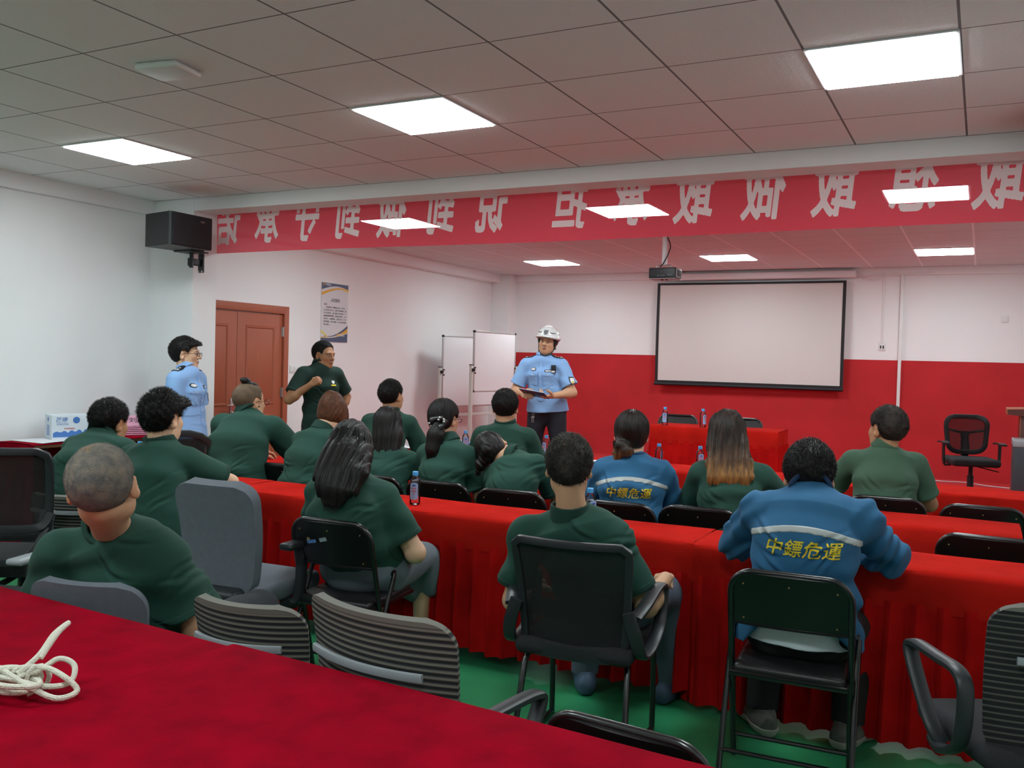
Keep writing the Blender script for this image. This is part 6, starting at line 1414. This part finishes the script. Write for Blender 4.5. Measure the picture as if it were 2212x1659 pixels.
uniform(ol); glasses(ol, GLB)
gm = person('man in dark green polo standing by the wall, fist raised, other hand on hip', (-5.72, 7.02, 0), (-5.72, 7.03, .90), (-5.747, 7.000, 1.476), (-5.697, 7.020, 1.568), -112, head=(20, -4, 0), hs=1.08, size=1.02, sw=.175, girth=1.08, skin=SK4, vox=.0054, face=True, seated=False, bulge=-.01,
    arms={'R': ((.50, .10, -.75), (-.62, .62, .62)), 'L': ((-.55, -.28, -.75), (.48, .42, -.62))}, hands={'R': dict(curl=(1.3, 1.4, .8), n=(.3, .6, .6)), 'L': dict(curl=(.7, .8, .4))}, shirt=PD, collar=PD, trousers=TD, shoes=shoes_d, hem=-.06, hair=dict(m=HB, top=.010, side=.004, spike=.002, line='receded', seed=22), seed=18)
zz = gm.N[2]; cc_ = V(*(gm.N-gm.rt*.085+gm.fw*.35)); cc_[2] = zz-.165
decal(gm.SF, gm, cc_, .035, .030, 'chest_emblem', WHT, gm.shirt, .004, 'shield'); decal(gm.SF, gm, cc_-UP*.028, .062, .013, 'chest_lettering', YEL, gm.shirt, .004)
def wristband():
    w = gm.Wr['L']; d = unit(gm.Wr['L']-gm.El['L']); m = MB(); u = unit(np.cross(d, UP)); v = np.cross(d, u)
    m.tube([tuple(w-d*.01+u*.032*math.cos(a*PI/8)+v*.032*math.sin(a*PI/8)) for a in range(16)], .006, 8, closed=True); m.build('bracelet', mat('red_bracelet', S(190, 60, 60), .4), gm.o)
wristband()
of = person('policeman in white helmet and light blue shirt on the stage holding a folder', (-4.04, 8.62, STAGE), (-4.04, 8.63, .90+STAGE), (-4.065, 8.600, 1.623), (-4.024, 8.560, 1.767), -172, head=(2, 0, -6), hs=1.08, size=1.06, sw=.178, girth=1.12, skin=SK1, vox=.0054, face=True, seated=False, bulge=-.015,
    arms={'R': ((.36, .06, -.85), (-.58, .78, -.06)), 'L': ((-.40, .06, -.85), (.55, .78, -.12))}, hands={'R': dict(curl=(.5, .6, .4), n=(.9, 0, .3)), 'L': dict(curl=(.6, .7, .4), n=(-.5, -.2, -.6))}, legs={'L': ((-.10, .02, -1), (-.02, -.03, -1)), 'R': ((.10, .02, -1), (.02, -.03, -1))}, shirt=PB, trousers=TN, shoes=shoes_d, hem=-.06, fold=.003, hair=dict(m=HB, ln=.004, top=.004, side=.004, spike=.001, seed=23), seed=19)
uniform(of)
def helmet():
    B = of; H, R, s = B.H, B.R, B.hs; W = lambda x, y, z: H + R @ (V(x, y, z)*s)
    loc = lambda X, Y, Z: [(R[0][i]*(X-H[0])+R[1][i]*(Y-H[1])+R[2][i]*(Z-H[2]))/s for i in range(3)]
    F = Field(H-.2, H+.25, .005); F.ell(W(0, -.01, .050), V(.112, .130, .112)*s, R=R)
    F.ell(W(0, .012, .048), V(.122, .142, .022)*s, .02, R=R)
    F.cut(lambda X, Y, Z: (lambda q: (.030+.16*np.clip(q[1]-.02, 0, 1)*1.0 - .28*np.clip(-q[1], 0, 1)*.4 - q[2])*s)(loc(X, Y, Z)))
    v, f = F.mesh(); sh = np_mesh('helmet', v, f, mat('white_helmet', S(226, 230, 228), .22, coat=.5), B.o)
    G = Field(H-.2, H+.25, .005); G.ell(W(0, -.012, .03), V(.100, .118, .10)*s, R=R); G.cut(lambda X, Y, Z: (lambda q: (np.where(q[1] > .03, .05, -.055) - q[2])*s)(loc(X, Y, Z)))
    v, f = G.mesh(); np_mesh('helmet_liner', v, f, M['black'], sh)
    d = -(R @ V(0, 1, 0)); rt = R @ V(1, 0, 0); up = R @ V(0, .25, 1)
    Bq = Person(); Bq.rt, Bq.fw = rt, -d
    o = decal(F, Bq, W(0, .3, .095), .044, .050, 'helmet_badge', mat('silver_badge', S(120, 125, 128), .4, .3), sh, .004, 'shield', d, rt, unit(up))
    for q in (-1, 1): decal(F, Bq, W(q*.062, .3, .093), .046, .008, 'helmet_stripe', BLKM, sh, .003, None, d, rt, unit(up))
    m = MB()
    for q in (-1, 1): m.tube(smooth_path([tuple(W(q*.083, .0, .03)), tuple(W(q*.080, .012, -.04)), tuple(W(q*.060, .045, -.095)), tuple(W(q*.02, .070, -.122)), tuple(W(0, .074, -.124))], 6), .006, 8)
    m.build('chin_strap', M['black'], sh)
    m = MB(); m.lathe([(.001, -.012), (.012, -.008), (.014, 0), (.012, .008), (.001, .012)], tuple(W(-.080, .01, -.05)), 10); m.build('strap_buckle', M['black'], sh)
helmet()
hr, hl_ = of.Wr['R']+V(*of.o.location), of.Wr['L']+V(*of.o.location)
fc_c = (hr+hl_)/2 + of.fw*.105 + UP*.012
fo = thing('folder', 'dark blue folder with white paper held by the man in the helmet', 'folder', tuple(fc_c), math.radians(-172))
Rf = Matrix.Rotation(math.radians(18), 3, 'X') @ Matrix.Rotation(math.radians(-8), 3, 'Y')
MB().box((0, 0, 0), (.27, .20, .008), Rf, .002).build('cover', mat('navy_folder', S(34, 44, 84), .4), fo); MB().box((0, -.004, .008), (.25, .185, .005), Rf, .001).build('paper', M['white_paper'], fo); MB().box((.02, -.01, .016), (.13, .06, .010), Rf, .004).build('clip', M['black'], fo)
ky = thing('keys', 'bunch of silver keys hanging from the belt of the man in the helmet', 'keys', tuple(V(*of.o.location) + project(of.TF, np.array([of.P + of.rt*.11 + of.fw*.4 - UP*.10]), -of.fw, .012)[0]), math.radians(-172))
MB().tube([(.012*math.cos(a*PI/6), .004, .012*math.sin(a*PI/6)) for a in range(12)], .002, 6, closed=True).build('ring', M['steel'], ky)
for q, a in ((-.006, .1), (.010, -.12)):
    g = MB(); g.box((q, .008, -.03), (.018, .003, .018), None, .001).box((q+.002, .008, -.062), (.007, .003, .048)); g.build('key', M['steel'], ky)
ec = V(*of.o.location) + project(of.SF, np.array([of.N*V(1, 1, 0) - of.rt*.135 + of.fw*.4 + V(0, 0, of.N[2]-.13)]), -of.fw, .018)[0]
bc = thing('body_camera', 'black body camera clipped to the chest of the man in the helmet', 'body camera', tuple(ec), math.radians(-172))
MB().box((0, 0, 0), (.048, .028, .085), None, .006).build('case', M['black'], bc); MB().bb((-.018, .013, -.034), (.018, .0155, -.016)).build('screen', WHT, bc); MB().tube([(0, .012, .018), (0, .018, .018)], .009).build('lens', M['plast'], bc)
